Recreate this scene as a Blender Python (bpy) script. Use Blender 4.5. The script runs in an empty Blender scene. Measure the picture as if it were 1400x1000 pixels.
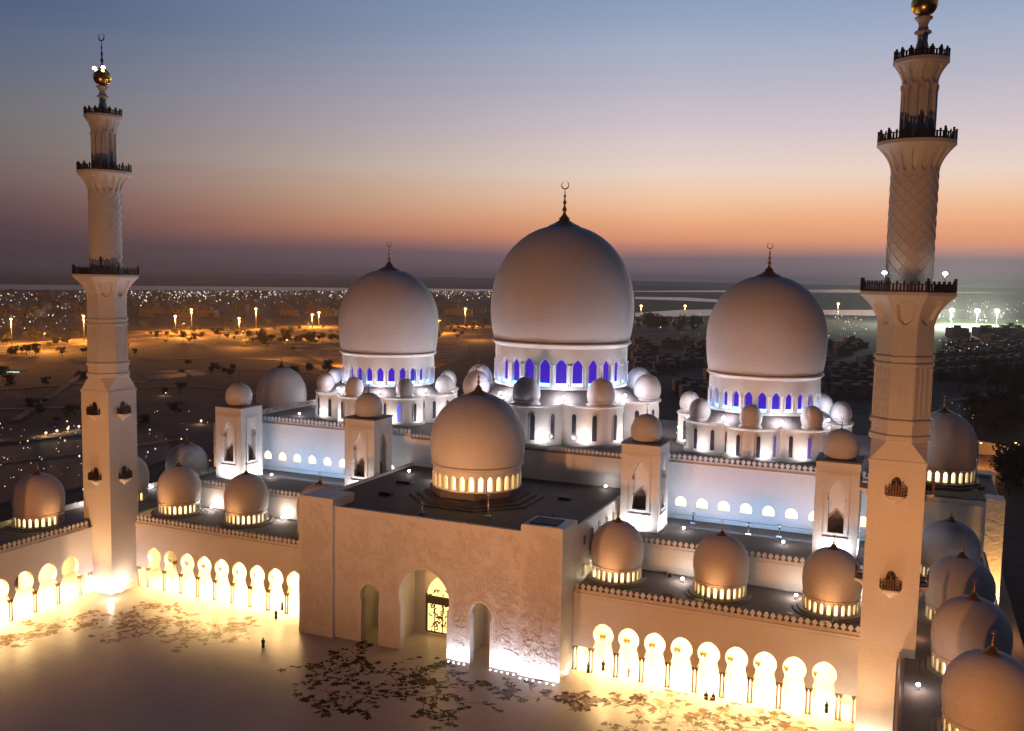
import bpy, bmesh, math, random
from mathutils import Vector, Matrix
from mathutils.geometry import tessellate_polygon
random.seed(7)
HAZE=0.00008
R_=math.radians; PI=math.pi; TAU=2*PI
scn=bpy.context.scene; COL=scn.collection

# ------------------------------------------------------------------ camera (surveyed from the photograph)
CAM=(72.648,-138.694,62.838); YAW,PIT,ROL,FPX=23.271,5.347,1.094,1284.185
_y,_p,_r=R_(YAW),R_(PIT),R_(ROL)
FW=Vector((-math.sin(_y)*math.cos(_p),math.cos(_y)*math.cos(_p),-math.sin(_p)))
_rt=Vector((math.cos(_y),math.sin(_y),0)); _up=_rt.cross(FW)
RT=_rt*math.cos(_r)+_up*math.sin(_r); UP=-_rt*math.sin(_r)+_up*math.cos(_r)
cd=bpy.data.cameras.new('camera'); cam=bpy.data.objects.new('camera',cd); COL.objects.link(cam); scn.camera=cam
cam.matrix_world=Matrix(((RT.x,UP.x,-FW.x,CAM[0]),(RT.y,UP.y,-FW.y,CAM[1]),(RT.z,UP.z,-FW.z,CAM[2]),(0,0,0,1)))
cd.sensor_fit='HORIZONTAL'; cd.sensor_width=36; cd.lens=36*FPX/1400; cd.clip_start=1; cd.clip_end=90000
def gp(px,py,z=-3.0):           # survey helper: where a sight line meets a level
    d=FW*FPX+RT*(px-700)-UP*(py-500); t=(z-CAM[2])/d.z
    return Vector(CAM)+d*t

# ------------------------------------------------------------------ materials
def srgb(r,g,b):
    f=lambda c:(c/255/12.92) if c/255<=.04045 else ((c/255+.055)/1.055)**2.4
    return (f(r),f(g),f(b),1)
MATS={}
def nodes(name):
    m=bpy.data.materials.new(name); m.use_nodes=True; nt=m.node_tree
    return m,nt,nt.nodes['Principled BSDF']
def N(nt,t,**kw):
    n=nt.nodes.new(t)
    for k,v in kw.items():
        if k in n.inputs: n.inputs[k].default_value=v
        else: setattr(n,k,v)
    return n
def mixc(nt,fac,a,b,mode='MIX'):
    n=nt.nodes.new('ShaderNodeMix'); n.data_type='RGBA'; n.blend_type=mode
    for s,v in ((n.inputs['Factor'],fac),(n.inputs['A'],a),(n.inputs['B'],b)):
        if hasattr(v,'node'): nt.links.new(v,s)
        else: s.default_value=v
    return n.outputs['Result']
def stone(name,base,dark,rough=.5,joint=(1.2,.6),jfac=.12,noise=.25,bump=.15,carve=0,metal=0):
    m,nt,b=nodes(name); L=nt.links
    geo=N(nt,'ShaderNodeNewGeometry'); pos=geo.outputs['Position']
    no=N(nt,'ShaderNodeTexNoise',Scale=noise,Detail=6.0,Roughness=.6); L.new(pos,no.inputs['Vector'])
    n2=N(nt,'ShaderNodeTexNoise',Scale=3.1,Detail=4.0); L.new(pos,n2.inputs['Vector'])
    c=mixc(nt,no.outputs['Fac'],base,dark)
    c=mixc(nt,.18,c,n2.outputs['Fac'],'OVERLAY')
    h=n2.outputs['Fac']
    if joint:
        sx=N(nt,'ShaderNodeSeparateXYZ'); L.new(pos,sx.inputs[0])
        ad=N(nt,'ShaderNodeMath',operation='ADD'); L.new(sx.outputs['X'],ad.inputs[0]); L.new(sx.outputs['Y'],ad.inputs[1])
        cb=N(nt,'ShaderNodeCombineXYZ'); L.new(ad.outputs[0],cb.inputs['X']); L.new(sx.outputs['Z'],cb.inputs['Y'])
        br=N(nt,'ShaderNodeTexBrick',Scale=1.0); L.new(cb.outputs[0],br.inputs['Vector'])
        br.inputs['Brick Width'].default_value=joint[0]; br.inputs['Row Height'].default_value=joint[1]
        br.inputs['Mortar Size'].default_value=.025; br.inputs['Color1'].default_value=(1,1,1,1); br.inputs['Color2'].default_value=(.86,.86,.86,1); br.inputs['Mortar'].default_value=(.35,.32,.3,1)
        c=mixc(nt,min(1,jfac*3),c,br.outputs['Color'],'MULTIPLY')
    L.new(c,b.inputs['Base Color']); b.inputs['Roughness'].default_value=rough; b.inputs['Metallic'].default_value=metal
    bp=N(nt,'ShaderNodeBump',Strength=bump,Distance=.05); L.new(h,bp.inputs['Height'])
    if carve:
        n3=N(nt,'ShaderNodeTexNoise',Scale=.9,Detail=3.0,Distortion=1.2); L.new(pos,n3.inputs['Vector'])
        b2=N(nt,'ShaderNodeBump',Strength=carve,Distance=.3); L.new(n3.outputs['Fac'],b2.inputs['Height']); L.new(bp.outputs[0],b2.inputs['Normal']); L.new(b2.outputs[0],b.inputs['Normal'])
    else: L.new(bp.outputs[0],b.inputs['Normal'])
    MATS[name]=m; return m
def plain(name,col,rough=.5,metal=0,var=.2,scale=2.0,bump=.0):
    m,nt,b=nodes(name); L=nt.links
    geo=N(nt,'ShaderNodeNewGeometry'); no=N(nt,'ShaderNodeTexNoise',Scale=scale,Detail=5.0); L.new(geo.outputs['Position'],no.inputs['Vector'])
    d=tuple(c*(1-2*var) for c in col[:3])+(1,); l=tuple(min(1,c*(1+2*var)) for c in col[:3])+(1,)
    L.new(mixc(nt,no.outputs['Fac'],d,l),b.inputs['Base Color']); b.inputs['Roughness'].default_value=rough; b.inputs['Metallic'].default_value=metal
    if bump:
        bp=N(nt,'ShaderNodeBump',Strength=bump,Distance=.1); L.new(no.outputs['Fac'],bp.inputs['Height']); L.new(bp.outputs[0],b.inputs['Normal'])
    MATS[name]=m; return m
def glow(name,col,strength,sample=False,base=(0.05,0.05,0.05,1)):
    m,nt,b=nodes(name); b.inputs['Base Color'].default_value=base; b.inputs['Emission Color'].default_value=col; b.inputs['Emission Strength'].default_value=strength
    m.cycles.emission_sampling='AUTO' if sample else 'NONE'
    MATS[name]=m; return m
marble=stone('white_marble',(.72,.68,.63,1),(.61,.57,.52,1),jfac=.05)
carved=stone('carved_marble',(.70,.67,.63,1),(.58,.54,.50,1),carve=.5,jfac=.06)
domem=stone('dome_marble',(.66,.62,.59,1),(.55,.51,.48,1),rough=.68,joint=(2.2,.9),jfac=.06,noise=.12,bump=.1)
roofm=stone('roof_paving',(.27,.225,.205,1),(.14,.115,.105,1),rough=.8,joint=None,noise=.15,bump=.4)
droof=stone('dark_roof_membrane',(.13,.10,.09,1),(.06,.048,.045,1),rough=.75,joint=None,noise=.2,bump=.4)
bronze=plain('dark_bronze',(.075,.045,.028,1),.5,.6,.2)
finm=plain('finial_gilding',(.34,.19,.07,1),.4,.8,.2)
gold=plain('gold_leaf',(.80,.48,.12,1),.28,1.0,.1)
capm=plain('bronze_capital',(.22,.14,.06,1),.5,.6,.2)
shaftm=plain('column_marble',(.66,.6,.52,1),.35,0,.1)
darkgl=plain('dark_glass',(.035,.035,.05,1),.15,0,.1)
lattice=plain('dark_lattice',(.06,.045,.04,1),.6,0,.2)
metal=plain('galvanised_steel',(.35,.35,.36,1),.4,.8,.1)
warmpane=glow('lit_warm_pane',(1,.74,.30,1),3.2,True)
lunepane=glow('lit_lunette_pane',(1,.86,.42,1),2.6,False)
bluepane=glow('lit_blue_pane',(.085,.02,.78,1),.62,False,(.01,.01,.03,1)); bluepane.node_tree.nodes['Principled BSDF'].inputs['Specular IOR Level'].default_value=.1
bluestrip=glow('blue_sill_lamp',(.12,.38,1,1),10,True)
bluewin=glow('blue_window_glass',(.10,.16,.95,1),.9,False)
violwin=glow('violet_window_glass',(.16,.07,.55,1),.45,False)
lampw=glow('white_lamp_lens',(1,.95,.95,1),18,False)
lampo=glow('sodium_lamp_lens',(1,.52,.18,1),7,False)
doorpane=glow('lit_door_glass',(1,.66,.22,1),2.0,False)
relm=stone('relief_marble',(.63,.59,.54,1),(.53,.49,.45,1),joint=None)

# courtyard floor
def floor_mat():
    m,nt,b=nodes('polished_marble_floor'); L=nt.links
    geo=N(nt,'ShaderNodeNewGeometry'); pos=geo.outputs['Position']
    no=N(nt,'ShaderNodeTexNoise',Scale=.08,Detail=6.0); L.new(pos,no.inputs['Vector'])
    n2=N(nt,'ShaderNodeTexNoise',Scale=.9,Detail=5.0); L.new(pos,n2.inputs['Vector'])
    ck=N(nt,'ShaderNodeTexBrick',Scale=1.0,offset=0.0); L.new(pos,ck.inputs['Vector'])
    ck.inputs['Brick Width'].default_value=2.4; ck.inputs['Row Height'].default_value=2.4; ck.inputs['Mortar Size'].default_value=.035
    ck.inputs['Color1'].default_value=(1,1,1,1); ck.inputs['Color2'].default_value=(.9,.9,.9,1); ck.inputs['Mortar'].default_value=(.5,.48,.45,1)
    c=mixc(nt,no.outputs['Fac'],(.56,.50,.47,1),(.42,.37,.35,1)); c=mixc(nt,.6,c,ck.outputs['Color'],'MULTIPLY')
    L.new(c,b.inputs['Base Color'])
    mr=N(nt,'ShaderNodeMapRange'); L.new(n2.outputs['Fac'],mr.inputs[0]); mr.inputs[3].default_value=.24; mr.inputs[4].default_value=.5
    L.new(mr.outputs[0],b.inputs['Roughness'])
    bp=N(nt,'ShaderNodeBump',Strength=.05,Distance=.05); L.new(n2.outputs['Fac'],bp.inputs['Height']); L.new(bp.outputs[0],b.inputs['Normal'])
    return m
floorm=floor_mat()
def ground_mat(name,a,bc,c3,s1=.004,s2=.03,rough=.95):
    m,nt,b=nodes(name); L=nt.links
    geo=N(nt,'ShaderNodeNewGeometry'); pos=geo.outputs['Position']
    n1=N(nt,'ShaderNodeTexNoise',Scale=s1,Detail=8.0,Roughness=.65); L.new(pos,n1.inputs['Vector'])
    n2=N(nt,'ShaderNodeTexNoise',Scale=s2,Detail=8.0,Roughness=.7); L.new(pos,n2.inputs['Vector'])
    r1=N(nt,'ShaderNodeMapRange'); L.new(n1.outputs['Fac'],r1.inputs[0]); r1.inputs[1].default_value=.4; r1.inputs[2].default_value=.6
    r2=N(nt,'ShaderNodeMapRange'); L.new(n2.outputs['Fac'],r2.inputs[0]); r2.inputs[1].default_value=.45; r2.inputs[2].default_value=.62
    c=mixc(nt,r1.outputs[0],a,bc); c=mixc(nt,r2.outputs[0],c,c3); L.new(c,b.inputs['Base Color']); b.inputs['Roughness'].default_value=rough
    bp=N(nt,'ShaderNodeBump',Strength=.5,Distance=1.5); L.new(n2.outputs['Fac'],bp.inputs['Height']); L.new(bp.outputs[0],b.inputs['Normal'])
    return m
groundm=ground_mat('desert_ground',(.046,.036,.037,1),(.08,.06,.058,1),(.025,.022,.023,1))
sandm=ground_mat('sand_verge',(.42,.29,.16,1),(.26,.18,.10,1),(.07,.055,.035,1),.02,.08)
asph=plain('asphalt',(.10,.085,.075,1),.8,0,.2,.2)
paintm=plain('road_paint',(.6,.58,.5,1),.7,0,.1)
kerbm=plain('kerb_stone',(.25,.22,.2,1),.8)
treem=plain('tree_leaves',(.045,.05,.025,1),.8,0,.35,.6)
trunkm=plain('tree_bark',(.10,.07,.05,1),.9)
housem=plain('house_render',(.26,.22,.20,1),.85,0,.15,.3)
houseroof=plain('house_roof',(.16,.14,.14,1),.85,0,.2,.3)
housewin=plain('house_window_glass',(.03,.03,.04,1),.2)
turf=plain('floodlit_turf',(.12,.2,.04,1),.9,0,.2,.05)
def water_mat():
    m,nt,b=nodes('water'); L=nt.links
    geo=N(nt,'ShaderNodeNewGeometry'); no=N(nt,'ShaderNodeTexNoise',Scale=.02,Detail=6.0); L.new(geo.outputs['Position'],no.inputs['Vector'])
    b.inputs['Base Color'].default_value=(.03,.035,.045,1); b.inputs['Roughness'].default_value=.25
    bp=N(nt,'ShaderNodeBump',Strength=.6,Distance=6.0); L.new(no.outputs['Fac'],bp.inputs['Height']); L.new(bp.outputs[0],b.inputs['Normal']); return m
waterm=water_mat()
poolm=plain('pool_water',(.01,.012,.018,1),.55,0,.1)
poolm.node_tree.nodes['Principled BSDF'].inputs['Specular IOR Level'].default_value=.15

# ------------------------------------------------------------------ mesh helpers
class MB:
    def __init__(s): s.v=[]; s.f=[]; s.m=[]; s.sm=[]; s.mi=0
    def add(s,vs,fs,smooth=False):
        o=len(s.v); s.v+= [tuple(p) for p in vs]
        for f in fs: s.f.append(tuple(i+o for i in f)); s.m.append(s.mi); s.sm.append(smooth)
    def box(s,x0,y0,z0,x1,y1,z1):
        s.add([(x0,y0,z0),(x1,y0,z0),(x1,y1,z0),(x0,y1,z0),(x0,y0,z1),(x1,y0,z1),(x1,y1,z1),(x0,y1,z1)],
              [(0,3,2,1),(4,5,6,7),(0,1,5,4),(1,2,6,5),(2,3,7,6),(3,0,4,7)])
    def obox(s,c,w,d,h,a=0):   # centred on xy, base at z, rotated about z
        ca,sa=math.cos(a),math.sin(a); P=[]
        for z in (0,h):
            for x,y in ((-w/2,-d/2),(w/2,-d/2),(w/2,d/2),(-w/2,d/2)): P.append((c[0]+x*ca-y*sa,c[1]+x*sa+y*ca,c[2]+z))
        s.add(P,[(0,3,2,1),(4,5,6,7),(0,1,5,4),(1,2,6,5),(2,3,7,6),(3,0,4,7)])
    def lathe(s,c,prof,n=48,smooth=True,a0=0,cap=True,rf=None):
        if smooth:
            q=[prof[0]]
            for a,b in zip(prof,prof[1:]):
                L=math.hypot(b[0]-a[0],b[1]-a[1])
                if L>1.2:
                    f=.06/L
                    q+=[(a[0]+(b[0]-a[0])*f,a[1]+(b[1]-a[1])*f),(b[0]-(b[0]-a[0])*f,b[1]-(b[1]-a[1])*f)]
                q.append(b)
            if len(prof)<14: prof=q
        vs=[];fs=[];k=len(prof)
        for r,z in prof:
            for i in range(n):
                a=a0+TAU*i/n; rr=r if rf is None else rf(r,z,a); vs.append((c[0]+rr*math.cos(a),c[1]+rr*math.sin(a),c[2]+z))
        for j in range(k-1):
            for i in range(n): fs.append((j*n+i,j*n+(i+1)%n,(j+1)*n+(i+1)%n,(j+1)*n+i))
        s.add(vs,fs,smooth)
        if cap:
            s.add(vs[:n],[tuple(reversed(range(n)))]); s.add(vs[(k-1)*n:],[tuple(range(n))])
    def tube(s,pts,r,n=6,smooth=True):
        pts=[Vector(p) for p in pts]; vs=[];fs=[]
        for i,p in enumerate(pts):
            t=(pts[min(i+1,len(pts)-1)]-pts[max(i-1,0)]).normalized(); u=t.cross(Vector((0,0,1)))
            if u.length<1e-3: u=t.cross(Vector((1,0,0)))
            u.normalize(); w=t.cross(u); rr=r[i] if isinstance(r,(list,tuple)) else r
            for k in range(n): a=TAU*k/n; vs.append(p+(u*math.cos(a)+w*math.sin(a))*rr)
        for i in range(len(pts)-1):
            for k in range(n): fs.append((i*n+k,i*n+(k+1)%n,(i+1)*n+(k+1)%n,(i+1)*n+k))
        fs.append(tuple(range(n))[::-1]); fs.append(tuple((len(pts)-1)*n+k for k in range(n)))
        s.add(vs,fs,smooth)
    def panel(s,poly,fn,t0,t1):      # 2-D outline (u,z) given thickness from t0 (face) to t1 (back); fn(u,z,t)->xyz
        tr=tessellate_polygon([[Vector((p[0],p[1],0)) for p in poly]]); n=len(poly)
        vs=[fn(p[0],p[1],t0) for p in poly]+[fn(p[0],p[1],t1) for p in poly]
        fs=[tuple(t) for t in tr]+[tuple(i+n for i in reversed(t)) for t in tr]+[(i,(i+1)%n,(i+1)%n+n,i+n) for i in range(n)]
        s.add(vs,fs)
    def prism(s,poly,z0,z1): s.panel(poly,lambda u,v,t:(u,v,t),z0,z1)
def build(mb,name,mat,parent=None,root=None,recalc=True):
    o_=Vector(root.location) if root is not None else Vector((0,0,0))
    me=bpy.data.meshes.new(name); me.from_pydata([(x-o_.x,y-o_.y,z-o_.z) for x,y,z in mb.v],[],mb.f)
    mats=mat if isinstance(mat,(list,tuple)) else [mat]
    for m in mats: me.materials.append(m)
    me.polygons.foreach_set('material_index',mb.m); me.polygons.foreach_set('use_smooth',mb.sm)
    if recalc:
        bm=bmesh.new(); bm.from_mesh(me); bmesh.ops.recalc_face_normals(bm,faces=bm.faces); bm.to_mesh(me); bm.free()
    me.update(); ob=bpy.data.objects.new(name,me); COL.objects.link(ob)
    if parent is not None: ob.parent=parent
    return ob
def inst(src,parent,loc,rz=0,label=None):
    o=src.copy(); COL.objects.link(o); o.parent=parent; o.location=loc; o.rotation_euler=(0,0,rz)
    if label: o['label']=label
    return o
def thing(name,label,cat,loc=(0,0,0),group=None):
    o=bpy.data.objects.new(name,None); COL.objects.link(o); o.location=loc; o['label']=label; o['category']=cat
    if group: o['group']=group
    return o
def tag(o,label,cat,group=None):
    o['label']=label; o['category']=cat
    if group: o['group']=group
    return o
def struct(o): o['kind']='structure'; return o
def copy_tree(o,loc,rz=0,label=None):
    c=o.copy(); COL.objects.link(c); c.location=loc; c.rotation_euler=(0,0,rz)
    if label: c['label']=label
    for ch in o.children:
        d=ch.copy(); COL.objects.link(d); d.parent=c
        for g in ch.children:
            e=g.copy(); COL.objects.link(e); e.parent=d
    return c
def arch(cx,hw,zs,r,zc,point=.0,n=14,neck=None):
    """outline of an arch opening from its bottom left, over the crown, to its bottom right"""
    pts=[(cx-hw,zs)]
    nk=neck if neck is not None else min(hw,r*.97)
    z_in=zc-math.sqrt(max(0,r*r-nk*nk)); a0=math.atan2(z_in-zc,-nk)
    if a0>0: a0-=TAU
    a0+=TAU if a0<0 else 0
    if neck is not None: pts.append((cx-hw*.98,zs+.35)); pts.append((cx-nk-.05,zs+.9)); 
    a1=PI-a0
    for i in range(n*2+1):
        a=a0+(a1-a0)*i/(2*n); w=max(0,math.sin(a))
        pts.append((cx+r*math.cos(a),zc+r*math.sin(a)+point*w**6))
    if neck is not None: pts.append((cx+nk+.05,zs+.9)); pts.append((cx+hw*.98,zs+.35))
    pts.append((cx+hw,zs)); return pts
def notched(u0,u1,z0,z1,notches):
    p=[(u0,z0)]
    for n in notches: p+=n
    p+=[(u1,z0),(u1,z1),(u0,z1)]
    q=[p[0]]
    for a in p[1:]:
        if (a[0]-q[-1][0])**2+(a[1]-q[-1][1])**2>1e-6: q.append(a)
    return q
XZ=lambda y:(lambda u,z,t:(u,y+t,z))      # wall facing -Y
def light(name,kind,loc,col,energy,parent=None,target=None,size=None,size_y=None,radius=.2,spot=None,blend=.4,spread=None,root=None):
    l=bpy.data.lights.new(name,kind); l.color=col; l.energy=energy
    if kind=='AREA':
        l.shape='RECTANGLE'; l.size=size; l.size_y=size_y or size
        if spread: l.spread=spread
    elif kind in('POINT','SPOT'): l.shadow_soft_size=radius
    if kind=='SPOT': l.spot_size=spot; l.spot_blend=blend
    o=bpy.data.objects.new(name,l); COL.objects.link(o); o.location=loc
    if target is not None: o.rotation_euler=(Vector(target)-Vector(loc)).to_track_quat('-Z','Y').to_euler()
    return o
WARM=(1,.635,.25); AMBER=(1,.37,.10); COOL=(.86,.86,1); BLUEW=(.36,.60,1)

# merlon parapet between two points
def parapet(mb,p0,p1,z,h=.95,step=.95,th=.3,base=.45,half=False):
    p0=Vector((p0[0],p0[1],0)); p1=Vector((p1[0],p1[1],0)); d=p1-p0; L=d.length; d.normalize(); nn=Vector((-d.y,d.x,0))
    fn=lambda u,v,t:tuple(p0+d*u+nn*t+Vector((0,0,v)))
    mb.panel([(0,z),(L,z),(L,z+base),(0,z+base)],fn,-th/2,th/2)
    k=max(1,int(L/step)); s=L/k
    for i in range(k):
        c=(i+.5)*s; w=s*.40; zz=z+base
        mb.panel([(c-w*.45,zz),(c-w*.45,zz+h*.22),(c-w,zz+h*.42),(c-w*.8,zz+h*.68),(c,zz+h),(c+w*.8,zz+h*.68),(c+w,zz+h*.42),(c+w*.45,zz+h*.22),(c+w*.45,zz)],fn,-th/2+.03,th/2-.03)

def domeprof(Rm,zm,zb,ztop,lip=.05,n=26):
    pr=[]
    for i in range(9): t=1-i/8; pr.append((Rm*(1-lip*t**2.4),zm-(zm-zb)*t))
    H=ztop-zm
    for i in range(1,n+1):
        a=(PI/2)*i/n; c=max(0,math.cos(a)); pr.append((max(.03,Rm*c**.96),zm+H*math.sin(a)))
    return pr
def finial(mb,c,z0,z1,r,crescent=True):
    h=z1-z0; P=[(r,0),(r*.62,.05),(r*.3,.12),(r*.2,.17),(r*.42,.24),(r*.2,.31),(r*.14,.36),(r*.32,.42),(r*.14,.49),(r*.10,.54),(r*.22,.59),(r*.08,.65),(r*.05,.78)]
    mb.lathe((c[0],c[1],z0),[(a,b*h) for a,b in P],14)
    if crescent:
        rc=h*.10; pts=[]
        for i in range(17): a=R_(-250+320*i/16)+0; pts.append((c[0]+rc*math.cos(a),c[1],z0+h*.78+rc+rc*math.sin(a)))
        mb.tube(pts,[.02+.16*rc*math.sin(PI*i/16) for i in range(17)],6)
WINMESH={}
def drum_windows(root,parent,c,rad,z0,w,h,N,mat,name,a0=0,arc=None,arcc=-PI/2-.2):
    key=(w,h,mat.name)
    if key not in WINMESH:
        mb=MB(); p=arch(0,w/2,0,w/2,h-w/2,.15*w,6); mb.panel(notched_pane(p),lambda u,z,t:(t,u,z),0,.08)
        WINMESH[key]=build(mb,name,mat); src=WINMESH[key]; first=True
    else: src=WINMESH[key]; first=False
    for i in range(N):
        a=a0+TAU*i/N
        if arc is not None:
            d=(a-arcc+PI)%TAU-PI
            if abs(d)>arc: continue
        loc=(c[0]-root.location.x+rad*math.cos(a),c[1]-root.location.y+rad*math.sin(a),z0-root.location.z)
        if first: o=src; o.parent=parent; o.location=loc; o.rotation_euler=(0,0,a); first=False
        else: inst(src,parent,loc,a)
def notched_pane(p): return p
def drum(mb,c,Ro,z0,z1,N,w,zs,r,zc,th=.7,a0=0,zsill=None,cornice=.04,wn=None):
    """ring wall pierced by N arched niches, plus the core behind it"""
    st=TAU/N
    fn=lambda u,z,t:(c[0]+(Ro-t)*math.cos(a0+u/Ro),c[1]+(Ro-t)*math.sin(a0+u/Ro),z)
    zsill=z0 if zsill is None else zsill
    for i in range(N):
        uc=i*st*Ro; hw=st*Ro/2
        mb.panel(notched(uc-hw,uc+hw,zsill,z1,[arch(uc,w/2,zsill,r,zc,.2*w,6)]),fn,0,th)
    if zsill>z0+.01: mb.lathe((c[0],c[1],0),[(Ro+.06,z0),(Ro+.06,zsill-.12),(Ro,zsill)],N*2,False)
    for i in range(N):
        aa=a0+(i+.5)*st; rc=.07*w+.06; mb.lathe((c[0]+(Ro+.02)*math.cos(aa),c[1]+(Ro+.02)*math.sin(aa),0),[(rc*1.5,zsill),(rc,zsill+.08*(z1-zsill)),(rc,zc),(rc*1.7,zc+.06*(z1-zsill))],6)
    mb.lathe((c[0],c[1],0),[(Ro-th-.02,z0),(Ro-th-.02,z1)],N,False)
    
def dome(root,parent,c,Rm,zm,zb,ztop,zdr,N,win,wmat,label,cap=True,ztip=None,sub=False,arc=2.3,nseg=56,zsill=None,dr=.93,strip=False):
    """dome as a part; drum, cap, finial and windows under it"""
    mb=MB(); mb.lathe((c[0],c[1],0),domeprof(Rm,zm,zb,ztop),nseg); d=build(mb,'dome',domem,parent,root)
    if label: d['label']=label
    mb=MB(); g=.055*Rm
    w,h=win; Ro=Rm*dr
    drum(mb,c,Ro,zdr,zb-.09*Rm,N,w,0,w/2,(zsill or zdr)+h-w/2,th=min(.9,.1*Rm),zsill=zsill)
    mb.lathe((c[0],c[1],0),[(Ro,zb-.09*Rm),(Rm*.955,zb-.055*Rm),(Rm*.975,zb-.045*Rm),(Rm*.975,zb-.02*Rm),(Rm*.90,zb-.018*Rm),(Rm*.90,zb+.001)],nseg)
    dm=build(mb,'drum',marble,d if sub else parent,root)
    if not sub: dm.parent=parent
    drum_windows(root,dm if not sub else d,c,Ro-min(.9,.1*Rm)+.03,(zsill or zdr)+.05,w*1.02,h,N,wmat,'window',0,arc)
    if strip:
        mb=MB(); th=min(.9,.1*Rm); mb.lathe((c[0],c[1],0),[(Ro-th+.12,zsill+.05),(Ro-th+.4,zsill+.05),(Ro-th+.4,zsill+.6),(Ro-th+.12,zsill+.6)],N*2,False,cap=False); mb.f.append(tuple()) if False else None
        build(mb,'sill_lamp',bluestrip,dm,root,recalc=True)
    mb=MB(); rc=.22*Rm; zc=zm+(ztop-zm)*math.sin(math.acos(min(1,(rc/Rm)**(1/.96))))
    mb.lathe((c[0],c[1],0),[(rc*1.02,zc-.03*Rm),(rc*1.03,zc+.008*Rm),(rc*.66,zc+.045*Rm),(rc*.36,zc+.085*Rm),(rc*.17,zc+.14*Rm)],24)
    finial(mb,c,zc+.11*Rm,ztip,.075*Rm+.14)
    build(mb,'finial',finm,d,root)
    return d

# ------------------------------------------------------------------ ground, water, roads
def sheet(name,pts,z,mat,kind='structure'):
    mb=MB(); tr=tessellate_polygon([[Vector((p[0],p[1],0)) for p in pts]]); mb.add([(p[0],p[1],z) for p in pts],[tuple(t) for t in tr])
    o=build(mb,name,mat,recalc=False)
    if o.data.polygons[0].normal.z<0: o.data.flip_normals()
    o['kind']=kind; return o
sheet('ground',[(-60000,-3000),(60000,-3000),(60000,60000),(-60000,60000)],-3.0,groundm)
def pxsheet(name,pp,z,mat): return sheet(name,[gp(x,y,z)[:2] for x,y in pp],z,mat)
pxsheet('sea',[(-900,376),(-300,384),(0,389),(400,393),(700,396),(860,398),(1150,396),(1400,401),(2300,404),(2300,400.8),(1400,392.8),(700,380.6),(0,368.6),(-900,353)],-2.0,waterm)
pxsheet('lagoon',[(868,428),(868,433),(930,433),(1000,431),(1110,430),(1190,432),(1260,430),(1260,424),(1110,424),(1000,423),(930,424)],-2.4,waterm)
pxsheet('creek',[(868,406),(940,407),(1010,411.5),(1040,417),(1010,415),(930,411),(868,409)],-2.4,waterm)
def strip(name,pp,w,z,mat,px=True):
    c=[gp(x,y,z) if px else Vector((x,y,z)) for x,y in pp]; Lf=[];Rt=[]
    for i,p in enumerate(c):
        t=(c[min(i+1,len(c)-1)]-c[max(i-1,0)]); t.z=0; t.normalize(); n=Vector((-t.y,t.x,0))
        Lf.append((p+n*w/2)[:2]); Rt.append((p-n*w/2)[:2])
    mb=MB(); n=len(c); mb.add([(x,y,z) for x,y in Lf]+[(x,y,z) for x,y in Rt],[(i,i+1,n+i+1,n+i) for i in range(n-1)])
    o=build(mb,name,mat,recalc=False)
    if o.data.polygons[0].normal.z<0: o.data.flip_normals()
    o['kind']='structure'; return o
ROADA=[(-160,500),(0,478),(60,472),(120,466),(185,461),(250,455),(300,452)]
ROADB=[(200,452),(262,456),(300,463),(350,469),(420,472),(470,470),(560,462),(640,456)]
ROADC=[(340,455),(420,447),(470,446),(560,449),(680,447)]
strip('sand_verge',ROADA,56,-2.9,sandm); strip('sand_verge',ROADB,50,-2.88,sandm); strip('sand_verge',ROADC,60,-2.86,sandm)
strip('road',ROADA,24,-2.8,asph); strip('road',ROADB,20,-2.79,asph); strip('road',ROADC,26,-2.78,asph)
strip('path',[(200,492),(300,489),(380,492),(430,500),(470,515),(560,540)],9,-2.8,sandm)
strip('path',[(190,512),(300,506),(380,505),(440,512),(480,530)],4,-2.75,sandm)
pxsheet('sand',[(400,478),(470,474),(560,476),(640,470),(640,490),(540,520),(470,508)],-2.93,sandm)
strip('road',[(868,458),(940,455),(1000,452)],9,-2.85,sandm)
strip('road',[(1300,640),(1400,634),(1520,628)],16,-2.8,asph); strip('pavement',[(1300,629),(1400,622),(1520,614)],9,-2.65,sandm); strip('pavement',[(1300,650),(1400,645),(1520,640)],7,-2.65,sandm)
strip('pavement',[(1290,550),(1400,530),(1520,505)],6,-2.7,sandm)
strip('path',[(-60,606),(40,600),(118,590),(200,575)],10,-2.7,sandm)
strip('path',[(-60,560),(60,558),(118,556)],5,-2.7,sandm)
strip('path',[(-60,640),(118,618),(250,600)],4,-2.7,sandm)
strip('path',[(190,530),(260,527),(330,533),(380,545)],3,-2.7,sandm); strip('path',[(-40,535),(60,528),(118,524),(200,522)],5,-2.72,sandm); strip('path',[(20,575),(60,548),(100,520),(118,505)],4,-2.66,sandm)
pxsheet('pool',[(-60,618),(118,600),(220,590),(240,625),(118,665),(-60,700)],-2.85,poolm)
pxsheet('pool',[(190,508),(270,506),(290,512),(200,520)],-2.85,poolm)
pxsheet('playing_field',[(1286,436),(1400,437),(1400,446),(1283,443)],-2.8,turf)
# podium and courtyard
mb=MB(); mb.box(-93,-170,-3.05,93,100,-.35); struct(build(mb,'podium',roofm))
sheet('courtyard_floor',[(-72.7,-160),(72.7,-160),(72.7,-.5),(-72.7,-.5)],0.0,floorm)
sheet('arcade_floor',[(-90,-160),(90,-160),(90,60),(-90,60)],-.3,roofm)
mb=MB(); mb.box(-72.7,-.5,-.3,72.7,14,.02); mb.box(-88,-160,-.3,-72.7,14,.02); mb.box(72.7,-160,-.3,88,14,.02); struct(build(mb,'arcade_pavement',floorm))

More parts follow.
